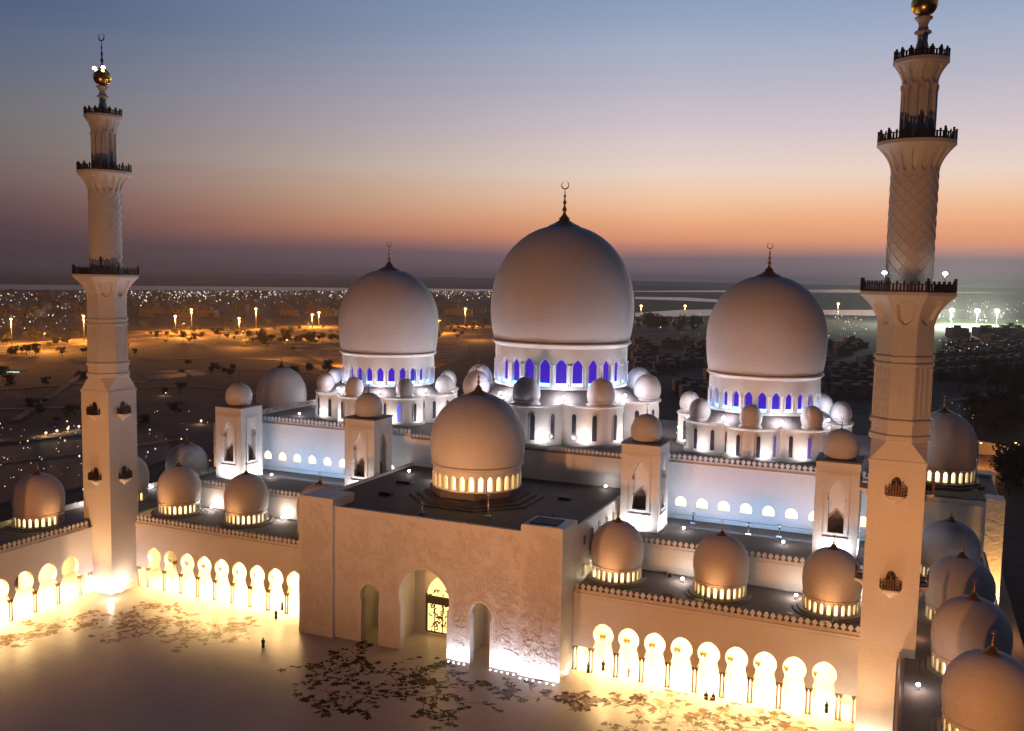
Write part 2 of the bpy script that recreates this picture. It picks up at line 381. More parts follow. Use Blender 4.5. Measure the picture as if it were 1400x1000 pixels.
# floral inlay in the floor
def leafpoly(mb,x,y,a,L,w,z,curv=.2):
    pts=[]
    for i in range(7): t=i/6; pts.append((L*t, w*math.sin(PI*t)**.8+curv*L*math.sin(PI*t)))
    for i in range(5,0,-1): t=i/6; pts.append((L*t,-w*math.sin(PI*t)**.8+curv*L*math.sin(PI*t)))
    ca,sa=math.cos(a),math.sin(a)
    mb.add([(x+u*ca-v*sa,y+u*sa+v*ca,z) for u,v in pts],[tuple(range(len(pts)))])
def stem(mb,x,y,a,L,k,w,z):
    A=[];B=[];ang=a;n=14;px,py=x,y;out=[]
    for i in range(n+1):
        ww=w*(1-.6*i/n); A.append((px-math.sin(ang)*ww,py+math.cos(ang)*ww,z)); B.append((px+math.sin(ang)*ww,py-math.cos(ang)*ww,z)); out.append((px,py,ang))
        px+=L/n*math.cos(ang); py+=L/n*math.sin(ang); ang+=k/n
    mb.add(A+B,[(i,i+1,n+2+i,n+1+i) for i in range(n)]); return out
def inlay(name,seeds,mats,n_,zz,ls=.85):
    mb=MB()
    for (cx,cy,sz) in seeds:
        for s in range(n_):
            a=random.uniform(0,TAU); x0=cx+random.gauss(0,sz*.25); y0=cy+random.gauss(0,sz*.2)
            mb.mi=random.choice((0,0,1)); pts=stem(mb,x0,y0,a,random.uniform(.4,.9)*sz,random.uniform(-4,4),random.uniform(.05,.1),zz)
            for k,(px,py,pa) in enumerate(pts[3:]):
                if random.random()<.42:
                    mb.mi=random.choice((0,0,0,1,2)); leafpoly(mb,px,py,pa+random.choice((-1,1))*random.uniform(.4,1.2),random.uniform(.9,2.2)*ls,random.uniform(.25,.5)*ls,zz+.003+.0015*random.random())
            x,y,_=pts[-1]; pet=random.choice((5,6,8)); L=random.uniform(.5,1.0); mb.mi=random.choice((0,1,2))
            for k in range(pet): leafpoly(mb,x,y,TAU*k/pet+random.random()*.2,L,L*.22,zz+.006+k*.0004,0)
    o=build(mb,name,mats,recalc=False); o['kind']='structure'
    for p in o.data.polygons:
        if p.normal.z<0: p.flip()
    return o
inA=plain('inlay_maroon',(.022,.008,.008,1),.5,0,.15); inB=plain('inlay_olive',(.06,.04,.012,1),.35,0,.15); inC=plain('inlay_brown',(.16,.09,.05,1),.35,0,.15)
for m_ in (inA,inB,inC): m_.node_tree.nodes['Principled BSDF'].inputs['Specular IOR Level'].default_value=.12
inD=plain('inlay_tan',(.26,.15,.075,1),.3,0,.15)
inlay('floral_inlay',[(2,-18,13),(-6,-16,11),(9,-15,10),(1,-23,9),(13,-21,8),(-9,-12,8),(3,-11,9),(-3,-26,6)],[inA,inB,inA],11,.006,.68)
inlay('floral_inlay',[(24,-11,6),(31,-9,6),(18,-12,5)],[inA,inC,inC],8,.006)
inlay('floral_inlay',[(38,-8,8),(48,-7,9),(44,-13,9),(57,-4,6),(52,-14,8)],[inC,inD,inB],12,.006)
inlay('floral_inlay',[(-47,-19,11),(-40,-14,10),(-55,-15,10),(-62,-22,9),(-66,-30,8),(-52,-10,8),(-36,-10,7)],[inC,inD,inC],14,.006)

# ------------------------------------------------------------------ arcade wings
ZC=12.6; XM=63.1; SP=4.182
colsrc={}
def columns(root,x,y,axis='x',z=0.02):
    """pair of slim columns under one impost: two parts, each with a capital"""
    for s in (-.27,.27):
        p=(x+s,y) if axis=='x' else (x,y+s)
        if 'c' not in colsrc:
            mb=MB(); mb.lathe((0,0,0),[(.24,0),(.24,.18),(.17,.3),(.15,3.2),(.17,3.35)],12); c=build(mb,'column',shaftm,root); 
            mb=MB(); mb.lathe((0,0,0),[(.17,3.35),(.2,3.5),(.34,3.9),(.36,4.1)],12); k=build(mb,'capital',capm,c); colsrc['c']=c; colsrc['k']=k
            c.location=(p[0]-root.location.x,p[1]-root.location.y,z-root.location.z)
        else:
            c=colsrc['c'].copy(); COL.objects.link(c); c.parent=root; c.location=(p[0]-root.location.x,p[1]-root.location.y,z-root.location.z)
            k=colsrc['k'].copy(); COL.objects.link(k); k.parent=c
def keyhole(c,s=SP): return arch(c,s/2-.5,4.1,1.68,6.62,.12,10,neck=1.32)
def front_wing(sg,label,domes):
    xo,xi=sg*67.8,sg*24.5; x0,x1=min(xo,xi),max(xo,xi)
    root=thing('arcade_wing',label,'arcade',((x0+x1)/2,0,0),'arcade wings round the courtyard')
    cs=sorted(sg*(XM-i*SP) for i in range(9))
    mb=MB(); no=[]
    a=cs[0]-SP/2-.45; no.append([(x0+.05,4.1)] if False else [])
    poly=notched(x0,x1,4.12,ZC,[keyhole(c) for c in cs]); mb.panel(poly,XZ(0),0,.9)
    # soffit impost blocks
    for i in range(10):
        xc=cs[0]-SP/2+i*SP; mb.box(xc-.5,.02,4.121,xc+.5,.88,4.3)
    mb.box(x0,12.5,0,x1,13.2,13.0)                        # back wall of the walk
    mb.box(x0,.9,9.6,x1,12.5,9.9)                         # ceiling
    w=build(mb,'wall',marble,root,root)
    mb=MB(); mb.box(x0,-.12,ZC,x1,.9,ZC+.35); mb.box(x0,-.05,ZC-.35,x1,.02,ZC-.2); build(mb,'cornice',marble,root,root)
    mb=MB(); parapet(mb,(x0,.25),(x1,.25),ZC+.35,h=1.0,step=.98,base=.5); build(mb,'parapet',marble,root,root)
    mb=MB(); mb.box(x0,.9,12.9,x1,15.7,13.3); build(mb,'roof',roofm,root,root)
    random.seed(21+sg)
    for q in range(9):
        bx=random.uniform(x0+2,x1-2); by=random.choice((2.6,3.2,14.2,13.6)); w_=random.uniform(.5,1.6); mb=MB(); mb.box(bx-w_/2,by-.35,13.3,bx+w_/2,by+.35,13.3+random.uniform(.2,.7)); mb.box(bx-w_/2-.08,by-.43,13.3,bx+w_/2+.08,by+.43,13.38); build(mb,'roof_vent',metal if q%3 else roofm,root,root)
    mb=MB(); mb.tube([(x0+1,14.6,13.42),(x1-1,14.6,13.42)],.08,6); build(mb,'cable_duct',metal,root,root)
    for i in range(10): columns(root,cs[0]-SP/2+i*SP,.45)
    columns(root,x0+.35,.45); columns(root,x1-.35,.45)
    # second row inside the walk
    for i in range(10): columns(root,cs[0]-SP/2+i*SP,6.5)
    # low stylobate strip
    for (dx,dy,lab) in domes:
        mb=MB(); mb.lathe((dx,dy,0),[(5.6,13.3),(5.6,13.45),(5.0,13.5),(4.9,13.7)],32,False); build(mb,'dome_plinth',roofm,root,root)
        dome(root,root,(dx,dy),4.35,18.35,15.95,23.0,13.65,24,(.55,1.55),warmpane,lab,ztip=25.4,sub=True,arc=2.0,nseg=48,zsill=13.75)
    return root
G1=[(28.9,8.9),(46.1,8.6),(62.9,8.7)]
wingR=front_wing(1,'cream arcade wing with nine lit arches between entrance block and near right minaret',[(x,y,l) for (x,y),l in zip(G1,('small dome beside the entrance block','middle small dome of the three','small dome beside the near minaret'))])
wingL=front_wing(-1,'cream arcade wing with nine lit arches between far left minaret and entrance block',[(-65.3,9.4,'small dome beside the far left minaret'),(-48.3,9.7,'middle small dome of the three'),(-30.5,9.2,None)])
for sg in (1,-1):
    for k in range(5):
        xx=sg*(28.5+8.5*k); light('arcade_lamp','AREA',(xx,4.4,9.3),WARM,8500,target=(xx,4.6,0),size=7.5,size_y=5,spread=R_(164))
def side_wing(sg,y0,y1,label,domes,arches):
    wl=72.7; root=thing('arcade_wing',label,'arcade',(sg*79.5,(y0+y1)/2,0),'arcade wings round the courtyard')
    s=5.054; cs=[-11.544-i*s for i in range(arches)]; cs=sorted(c for c in cs if c>y0+2)
    fn=lambda u,z,t:(sg*(wl+t),u,z)
    ak=lambda c: arch(c,s/2-.55,4.1,2.0,6.35,.12,10,neck=1.6)
    mb=MB(); ylast=-6.2
    mb.panel(notched(cs[0]-s/2-2.0,ylast,4.12,ZC,[ak(c) for c in cs]),fn,0,.9)
    if y0<cs[0]-s/2-2.01: mb.panel([(y0,0),(cs[0]-s/2-2.0,0),(cs[0]-s/2-2.0,ZC),(y0,ZC)],fn,0,.9)
    mb.panel([(ylast,0),(y1,0),(y1,ZC),(ylast,ZC)],fn,.02,.9)
    for i in range(len(cs)+1):
        yc=cs[0]-s/2+i*s; mb.box(min(sg*(wl+.02),sg*(wl+.88)),yc-.5,4.121,max(sg*(wl+.02),sg*(wl+.88)),yc+.5,4.3)
    # outer wall, pierced by arched openings onto the garden
    oc=[c-s*.35 for c in cs]
    mb.panel(notched(y0,y1,0,13.0,[arch(c,1.4,0,1.5,5.0,.1,8) for c in sorted(oc)]),fn,13.0,13.7)
    mb.panel([(y0,9.6),(y1,9.6),(y1,9.9),(y0,9.9)],fn,.9,13.0)
    build(mb,'wall',marble,root,root)
    mb=MB(); mb.panel([(y0,ZC),(y1,ZC),(y1,ZC+.35),(y0,ZC+.35)],fn,-.12,.9); build(mb,'cornice',marble,root,root)
    mb=MB(); parapet(mb,(sg*(wl+.25),y0),(sg*(wl+.25),-7.0),ZC+.35,h=1.0,step=.98,base=.5); mb.panel([(y0,12.9),(y1,12.9),(y1,14.4),(y0,14.4)],fn,13.3,13.72); build(mb,'parapet',marble,root,root)
    mb=MB(); mb.panel([(y0,12.9),(y1,12.9),(y1,13.3),(y0,13.3)],fn,.91,13.29); build(mb,'roof',roofm,root,root)
    for i in range(len(cs)+1): columns(root,sg*(wl+.45),cs[0]-s/2+i*s,'y')
    columns(root,sg*(wl+.45),ylast-.5,'y')
    for (dx,dy,lab) in domes:
        mb=MB(); mb.lathe((dx,dy,0),[(6.2,13.3),(6.2,13.45),(5.5,13.5),(5.4,13.7)],8,False,a0=PI/8); build(mb,'dome_plinth',roofm,root,root)
        dome(root,root,(dx,dy),4.75,18.6,16.0,23.3,13.65,24,(.6,1.55),warmpane,lab,ztip=25.8,sub=True,arc=2.0,nseg=48,zsill=13.75)
    return root
side_wing(-1,-66,50.5,'left side arcade wing running back from the far left minaret with a dark roof',[(-82.2,-10.3,'dome left of the far minaret'),(-82.5,12,None),(-80.6,28.5,'dome behind the far minaret in shade'),(-82.5,-29.5,None)],10)
side_wing(1,-66,50.5,'right side arcade wing whose row of domes runs along the right edge of the photo',[(82.1,-27.0,'nearest dome, cut by the frame edge'),(81.2,-8,'second nearest dome'),(80.6,12,'third dome of the row'),(79.8,34.3,'farthest dome of the row, by the gate block')],10)
for k in range(6): light('arcade_lamp','AREA',(-77,-8-k*9.5,9.3),WARM,8500,target=(-77,-8-k*9.5,0),size=6,size_y=7,spread=R_(164))
for k in range(2): light('arcade_lamp','AREA',(77,-12-k*12,9.3),WARM,3600,target=(77,-12-k*12,0),size=5,size_y=7)

# ------------------------------------------------------------------ entrance pavilion
root=thing('entrance_pavilion','tall plain entrance block with three arched doorways and one dome on its dark roof','pavilion',(0,-5,0))
mb=MB()
mb.panel(notched(-17.5,17.5,0,22.9,[arch(-10.4,1.75,0,1.95,8.3,.2,10),arch(0,4.35,0,4.75,9.5,.15,16),arch(10.4,1.75,0,1.95,8.3,.2,10)]),XZ(-4.9),0,1.4)
build(mb,'front_wall',carved,root,root)
for (cx_,hw_,r_,zc_) in ((-10.4,1.75,1.95,8.3),(0,4.35,4.75,9.5),(10.4,1.75,1.95,8.3)):
    inn=arch(cx_,hw_,0,r_,zc_,.18,12); out_=arch(cx_,hw_+.35,0,r_+.35,zc_,.22,12); mb=MB(); k=len(inn)
    mb.add([(u,-5.02,z) for u,z in inn]+[(u,-5.02,z) for u,z in out_]+[(u,-4.9,z) for u,z in out_]+[(u,-4.88,z) for u,z in inn],[(i,i+1,k+i+1,k+i) for i in range(k-1)]+[(k+i,k+i+1,2*k+i+1,2*k+i) for i in range(k-1)]+[(i,i+1,3*k+i+1,3*k+i) for i in range(k-1)])
    build(mb,'arch_surround',marble,root,root)
def relief(x0,x1,z0,z1,y,n,avoid,seed):
    random.seed(seed); mb=MB(); tmp=MB()
    for k in range(n):
        x,z=random.uniform(x0+1,x1-1),random.uniform(z0+.5,z1-1)
        pts=stem(tmp,x,z,random.uniform(0,TAU),random.uniform(2,5),random.uniform(-4,4),.07,0)
        for (px,pz,pa) in pts[1::2]: leafpoly(tmp,px,pz,pa+random.choice((-1,1))*random.uniform(.5,1.2),random.uniform(.4,.95),random.uniform(.12,.22),0)
        px,pz,_=pts[-1]
        for q in range(6): leafpoly(tmp,px,pz,TAU*q/6,.6,.16,0,0)
    for f in tmp.f:
        P=[tmp.v[i] for i in f]
        if any(p[0]<x0 or p[0]>x1 or p[1]<z0 or p[1]>z1 for p in P): continue
        if any(abs(p[0]-c)<hw and p[1]<top for p in P for (c,hw,top) in avoid): continue
        d=random.uniform(.03,.09); m=len(P); mb.add([(p[0],y-d,p[1]) for p in P]+[(p[0],y+.01,p[1]) for p in P],[tuple(range(m))]+[(i,(i+1)%m,(i+1)%m+m,i+m) for i in range(m)])
    return mb
av=[(-10.4,2.6,11.0),(0,5.4,14.9),(10.4,2.6,11.0)]
build(relief(-17.2,17.2,1,22.2,-4.9,230,av,5),'floral_relief',relm,root,root)
for sx in (-1,1):
    a,b=sorted((sx*17.8,sx*24.2)); build(relief(a,b,1.2,23.4,-5.67,80,[],8+sx),'floral_relief',relm,root,root)
mb=MB()
for (xa_,xb_) in ((-17.3,-13),( -7.8,-5.4),(5.4,7.8),(13,17.3)): mb.box(xa_,-4.96,.0,xb_,-4.9,.7)
build(mb,'plinth',marble,root,root)
mb=MB(); mb.box(-17.48,3.6,0,17.48,4.3,12); mb.box(-17.48,-3.5,14.9,17.48,3.6,15.4); mb.box(-7.2,-3.5,0,-6.4,3.6,14.9); mb.box(6.4,-3.5,0,7.2,3.6,14.9); mb.box(-14.4,-3.5,0,-13.9,3.6,14.9); mb.box(13.9,-3.5,0,14.4,3.6,14.9); build(mb,'porch_wall',marble,root,root)
for sx in (-1,1):
    mb=MB(); a,b=sorted((sx*17.5,sx*24.47)); mb.box(a,-5.67,0,b,1.1,24.35); mb.box(a-.06,-5.73,0,b+.06,-5.67,.9); build(mb,'corner_pier',carved,root,root)
    mb=MB(); a,b=sorted((sx*24.0,sx*24.47)); mb.box(a,1.1,0,b,33.8,23.25)
    for k in range(7): pass
    build(mb,'side_wall',marble,root,root)
    for k,(yy,zz) in enumerate(((4.5,20.3),(4.5,15.2),(8.6,20.6),(12.5,20.6),(16.5,20.6),(20.5,20.6),(24,20.6))):
        mb=MB(); mb.box(min(sx*24.47,sx*24.62),yy-.55,zz-.9,max(sx*24.47,sx*24.62),yy+.55,zz+.9); w=build(mb,'window',marble,root,root)
        mb=MB(); mb.box(min(sx*24.62,sx*24.64),yy-.38,zz-.72,max(sx*24.62,sx*24.64),yy+.38,zz+.72); build(mb,'pane',darkgl,w,root)
mb=MB(); mb.box(-24.0,-3.5,22.2,24.0,33.8,22.7); build(mb,'roof',droof,root,root)
mb=MB(); mb.box(-17.5,-4.9,22.9,17.5,-4.5,23.1); mb.box(-24.4,-5.6,24.35,-17.6,-5.2,24.5); mb.box(17.6,-5.6,24.35,24.4,-5.2,24.5); build(mb,'coping',marble,root,root)
mb=MB(); mb.lathe((0,15,0),[(12.4,22.7),(12.4,22.95),(11.0,22.95),(11.0,23.25),(9.7,23.3),(9.6,23.7),(8.8,23.8),(8.7,25.0)],8,False,a0=PI/8); build(mb,'dome_steps',droof,root,root)
for (bx,by,w_,d_,h_) in ((17.5,5,2.6,1.6,.9),(15.5,20,2.2,1.4,.5),(-15,8,2.5,1.4,.6),(-17,18,3,1.2,.5),(20.5,-2,4.6,3.8,1.8)):
    mb=MB(); mb.box(bx-w_/2,by-d_/2,22.7,bx+w_/2,by+d_/2,22.7+h_); build(mb,'roof_hatch',droof,root,root)
dome(root,root,(0,15),8.7,32.7,29.4,41.8,25.0,30,(.95,2.5),warmpane,'big dome over the entrance block, its drum ringed by yellow lit windows',ztip=47.6,sub=True,arc=2.0,nseg=72,zsill=25.2)
# lattice screens at the back of the porch
def screen(cx,hw,z0,ztop,y,lab):
    mb=MB(); mb.panel(arch(cx,hw,z0,hw,ztop-hw,.1,8),XZ(y),0,.06); s=build(mb,'door_screen',doorpane,root,root); s['label']=lab
    mb=MB(); n=5
    for i in range(n+1):
        x=cx-hw+2*hw*i/n; mb.box(x-.07,y-.12,z0,x+.07,y-.02,ztop-hw)
    for sx_ in (-1,1): mb.box(cx+sx_*hw-.18,y-.2,z0,cx+sx_*hw+.18,y-.03,ztop-hw*.9)
    for z in (z0,z0+(ztop-z0)*.5,z0+(ztop-z0)*.62): mb.box(cx-hw,y-.14,z-.12,cx+hw,y-.03,z+.12)
    mb.box(cx-hw,y-.16,z0+(ztop-z0)*.5,cx+hw,y-.04,z0+(ztop-z0)*.62)
    random.seed(3)
    for k in range(int(110*hw/3.8)):
        a=random.uniform(0,TAU); x=cx+random.uniform(-hw*.85,hw*.85); z=random.uniform(z0+.3,ztop-hw*.7); L=random.uniform(.3,.9); pts=[]
        for i in range(6): pts.append((min(cx+hw,max(cx-hw,x+L*i/5*math.cos(a+i*.4))),y-.08,z+L*i/5*math.sin(a+i*.4)))
        mb.tube(pts,.11,4)
    build(mb,'lattice',lattice,s,root)
screen(0,3.9,.5,10.8,3.5,'tall lit lattice screen in the middle doorway')
screen(-10.4,1.5,.3,7.4,3.5,'narrow lit screen in the left doorway'); screen(10.4,1.5,.3,7.4,3.5,'narrow lit screen in the right doorway')
for x,e in ((0,330),(-10.4,130),(10.4,130)): light('porch_lamp','AREA',(x,.8,13.8),(1,.55,.2),e,target=(x,.8,0),size=2.5,size_y=4)
# strip of floor lights washing the right half of the front
def fixture(loc,label=None,aim=None,group='white floodlights standing on the roofs'):
    t=thing('floodlight',label or 'small round white floodlight standing on the roof','floodlight',loc,group)
    mb=MB(); x,y,z=loc; mb.obox((x,y,z),.5,.5,.12); mb.tube([(x,y,z+.1),(x,y,z+.45)],.06); build(mb,'stand',metal,t,t)
    mb=MB(); mb.lathe((x,y,z+.42),[(.1,0),(.22,.08),(.26,.22),(.22,.36),(.08,.42)],12); build(mb,'lens',lampw,t,t); return t
for i,(x0,x1,y) in enumerate(((4.7,8.5,-5.3),(12.2,17.3,-5.3),(17.7,24.4,-6.1))):
    k=int((x1-x0)/1.25)
    light('wall_wash','AREA',((x0+x1)/2,y-1.0,.15),COOL,560*(x1-x0)/5,target=((x0+x1)/2,y+.1,5),size=x1-x0,size_y=.12)
    for j in range(k+1):
        x=x0+(x1-x0)*(j+.5)/(k+1); mb=MB(); mb.lathe((x,y-.55,0),[(.12,.004),(.12,.06),(.05,.07)],10); o=build(mb,'uplight',lampw); tag(o,'flush white uplight in the floor along the entrance block, right of its middle arch','uplight','floor uplights along the entrance block')
light('wall_wash','AREA',(25.1,-2,.15),(1,.92,.85),300,target=(24.6,-2,6),size=.2,size_y=6)

# ------------------------------------------------------------------ terrace and prayer hall
root=thing('prayer_hall','broad pale prayer hall behind the arcades with blue-lit walls and three great domes','hall',(0,57,13.3))
HZ=29.0
for sg in (1,-1):
    mb=MB(); a,b=sorted((sg*24.47,sg*70.5)); mb.box(a,15.2,13.3,b,15.7,17.55); aa,bb=sorted((sg*70.0,sg*70.5)); mb.box(aa,15.7,13.3,bb,33.8,17.55); build(mb,'terrace_wall',marble,root,root)
    mb=MB(); a,b=sorted((sg*24.47,sg*70.0)); mb.box(a,15.7,17.6,b,33.8,18.2); build(mb,'terrace_roof',roofm,root,root)
    mb=MB(); a,b=sorted((sg*24.6,sg*70.2)); parapet(mb,(a,15.45),(b,15.45),17.55,h=1.0,step=.98,base=.45); parapet(mb,(sg*70.25,15.7),(sg*70.25,33.6),17.55,h=1.0,step=.98,base=.45); build(mb,'terrace_parapet',marble,root,root)
mb=MB(); mb.box(-24.46,33.82,13.3,24.46,34.6,HZ-.6); mb.box(-71.2,35,13.3,71.2,86,HZ-1); 
build(mb,'centre_wall',marble,root,root)
xs=[33.58+4.037*i-4.037 for i in range(11)]
for sg in (1,-1):
    cs=sorted(sg*x for x in xs if x<69.5); a,b=sorted((sg*24.47,sg*71.2))
    mb=MB(); poly=notched(a,b,20.55,HZ,[arch(c,1.02,20.55,1.08,21.25,.1,8) for c in cs]); mb.panel(poly,XZ(33.8),0,.5)
    mb.box(a,33.8,18.2,b,34.3,20.549); mb.box(a,33.5,18.2,b,33.8,19.0); mb.box(a,33.65,HZ-.5,b,33.8,HZ-.1)
    build(mb,'wing_wall',marble,root,root)
    if sg==1:
        mb=MB(); mb.panel(arch(0,1.02,0,1.08,.7,.1,8),XZ(0),0,.06); src=build(mb,'window',lunepane,root)
        src.location=(cs[0]-0,34.25-57,20.56-13.3); rest=cs[1:]
    else: rest=cs
    for c in rest: inst(src,root,(c,34.25-57,20.56-13.3))
    light('wall_wash','AREA',(sg*47.5,27.4,18.5),BLUEW,2900,target=(sg*47.5,33.8,26.5),size=43,size_y=.5)
mb=MB(); mb.box(-71.2,33.85,HZ-.6,71.2,86,HZ-.2) ; build(mb,'roof',roofm,root,root)
mb=MB()
parapet(mb,(-24.4,34.05),(24.4,34.05),HZ-.6,h=.75,step=.8,base=.35)
for sg in (1,-1):
    a,b=sorted((sg*24.6,sg*71.0)); parapet(mb,(a,34.05),(b,34.05),HZ,h=1.0,step=.98,base=.45); parapet(mb,(sg*71,34.3),(sg*71,86),HZ-.2,h=1.0,step=.98,base=.45)
build(mb,'parapet',marble,root,root)
# lobed drum bases with small domes
wsrc={}
def lobed(cx,cy,c0,rho,z0,z1,zr,rin,rs,sr,big,special):
    def rr(a):
        p=(a+PI/8)%(PI/4)-PI/8; return c0*math.cos(p)+math.sqrt(max(.01,rho*rho-(c0*math.sin(p))**2))
    outline=[(cx+rr(TAU*i/320)*math.cos(TAU*i/320),cy+rr(TAU*i/320)*math.sin(TAU*i/320)) for i in range(320)]
    mb=MB(); k=1.03
    lv=[(1.015,z0),(1.015,z0+.5),(1.0,z0+.6),(1.0,z1-.5),(1.012,z1-.4),(1.02,z1-.05),(1.02,z1),(.985,z1),(.985,z1-.25)]
    mb.lathe((cx,cy,0),lv,320,True,rf=lambda r,z,a:r*rr(a)); b=build(mb,'drum_base',marble,root,root,recalc=False)
    mb=MB(); mb.lathe((cx,cy,0),[(1,z1-.25),(.93,z1-.1),(0,0)],320,True,cap=False,rf=lambda r,z,a:(r*rr(a) if r>0 else rin)) if False else None
    vs=[];n=160
    for j,(f,z) in enumerate(((0,z1-.2),(.3,z1+.02),(.55,z1+(zr-z1)*.35),(.8,z1+(zr-z1)*.8),(1,zr))):
        for i in range(n):
            a=TAU*i/n; r=rr(a)*.985*(1-f)+rin*f; vs.append((cx+r*math.cos(a),cy+r*math.sin(a),z))
    mb.add(vs,[(j*n+i,j*n+(i+1)%n,(j+1)*n+(i+1)%n,(j+1)*n+i) for j in range(4) for i in range(n)],True); build(mb,'drum_roof',roofm,b,root,recalc=False)
    # tall windows in the lobes
    hw=.48 if big else .38; hh=(z1-z0)*.62; idx=0
    if big not in wsrc:
        mb=MB(); mb.panel(arch(0,hw+.16,-.15,hw+.16,hh-hw,.1,6),lambda u,z,t:(t,u,z),-.1,.12); f=build(mb,'window',marble,b)
        mb=MB(); mb.panel(arch(0,hw,0,hw,hh-hw,.1,6),lambda u,z,t:(t,u,z),.1,.16); g=build(mb,'pane',darkgl,f); wsrc[big]=(f,g); fresh=True
    else: fresh=False
    f0,g0=wsrc[big]
    for L in range(8):
        la=L*PI/4
        if math.cos(la+PI/2+.35)<-.35: continue
        for phi in (-56,-20,20,56):
            a=la+R_(phi); px=cx+c0*math.cos(la)+rho*math.cos(a); py=cy+c0*math.sin(la)+rho*math.sin(a)
            loc=(px,py-57,z0+(z1-z0)*.16-13.3)
            if fresh: f0.location=loc; f0.rotation_euler=(0,0,a); f0.parent=root; fresh=False; continue
            f=f0.copy(); COL.objects.link(f); f.parent=root; f.location=loc; f.rotation_euler=(0,0,a)
            g=g0.copy(); COL.objects.link(g); g.parent=f
            if (L,phi) in special:
                g.data=g0.data.copy(); g.data.materials[0]=special[(L,phi)]; g['label']='glass glowing blue or violet'
    for L in range(8):
        la=L*PI/4; dx,dy=cx+rs*math.cos(la),cy+rs*math.sin(la)
        if math.sin(la)>.9 : continue
        mb=MB(); mb.lathe((dx,dy,0),[(sr*1.0,z1-.3),(sr*1.0,z1+.25),(sr*.86,z1+.3),(sr*.86,z1+.8),(sr*.93,z1+.85)]+[(r*1,z) for r,z in domeprof(sr*.96,z1+.3*sr+1.1,z1+.9,z1+1.42*sr+1.2,lip=.08,n=16)],32)
        d=build(mb,'small_dome',domem,root,root)
        mb=MB(); zt=z1+1.3*sr+1.25; finial(mb,(dx,dy),zt-.1,zt+1.0*sr*.8,.1*sr+.05,False); build(mb,'finial',bronze,d,root)
        for q in range(8):
            qa=la+q*PI/4; mb.lathe
    return rr
lobed(0,57.9,15.6,6.75,28.8,37.2,39.6,14.9,20.0,3.05,True,{})
lobed(44.5,57.9,12.0,5.4,28.8,35.3,37.0,11.6,15.2,2.2,False,{(7,-20):violwin,(7,20):violwin,(6,56):violwin})
lobed(-44.5,57.9,12.0,5.4,28.8,35.3,37.0,11.6,15.2,2.2,False,{(7,-20):bluewin})
dome(root,root,(0,57.9),15.88,56.6,49.6,74.6,39.6,26,(2.35,5.2),bluepane,'largest dome in the middle of the hall',ztip=84.3,arc=2.2,nseg=128,zsill=40.3,dr=.925,strip=True)
dome(root,root,(44.5,57.9),11.95,52.0,44.9,64.3,37.0,26,(1.6,3.6),bluepane,'right one of the two side domes',ztip=70.9,arc=2.2,nseg=112,zsill=37.6,dr=.925,strip=True)
dome(root,root,(-44.5,57.9),11.95,52.0,44.9,64.3,37.0,26,(1.6,3.6),bluepane,'left one of the two side domes',ztip=70.9,arc=2.2,nseg=112,zsill=37.6,dr=.925,strip=True)
for (cx,R0,zl,Rb,zb,e1,e2) in ((0,18.6,38.2,22.6,29.2,900,420),(44.5,14.4,36.0,17.6,29.2,520,260),(-44.5,14.4,36.0,17.6,29.2,520,260)):
    for L in range(8):
        a=PI/8+L*PI/4; x,y=cx+R0*math.cos(a),57.9+R0*math.sin(a)
        light('dome_wash','POINT',(x,y,zl+.7),COOL,e1*2.9,radius=.3)
        if math.sin(a)<.5:
            fixture((x,y,zl-.2),'small white floodlight at the foot of a great dome, between the little domes round it',group='floodlights round the great domes')
    for L in (4,5,6,7,0,8):
        for dphi in (0,):
            la=L*PI/4-(PI/8 if L!=8 else 0)
            if L==8: la=PI/8*(-1)*0+PI/8
            for s in (-.14,.14):
                x,y=cx+(Rb-.4)*math.cos(la+PI/8+s*0),57.9+(Rb-.4)*math.sin(la+PI/8)
            for a_,ro,ri,ee in ((la+PI/8,Rb-1.0,Rb-3.4,.8),(la-.17,Rb+.9,Rb-.6,1.0),(la+.17,Rb+.9,Rb-.6,1.0)):
                light('base_wash','AREA',(cx+ro*math.cos(a_),57.9+ro*math.sin(a_),zb+.25),(1,.93,.97),e2*1.0*ee,target=(cx+ri*math.cos(a_),57.9+ri*math.sin(a_),zb+6),size=1.6,size_y=.3)

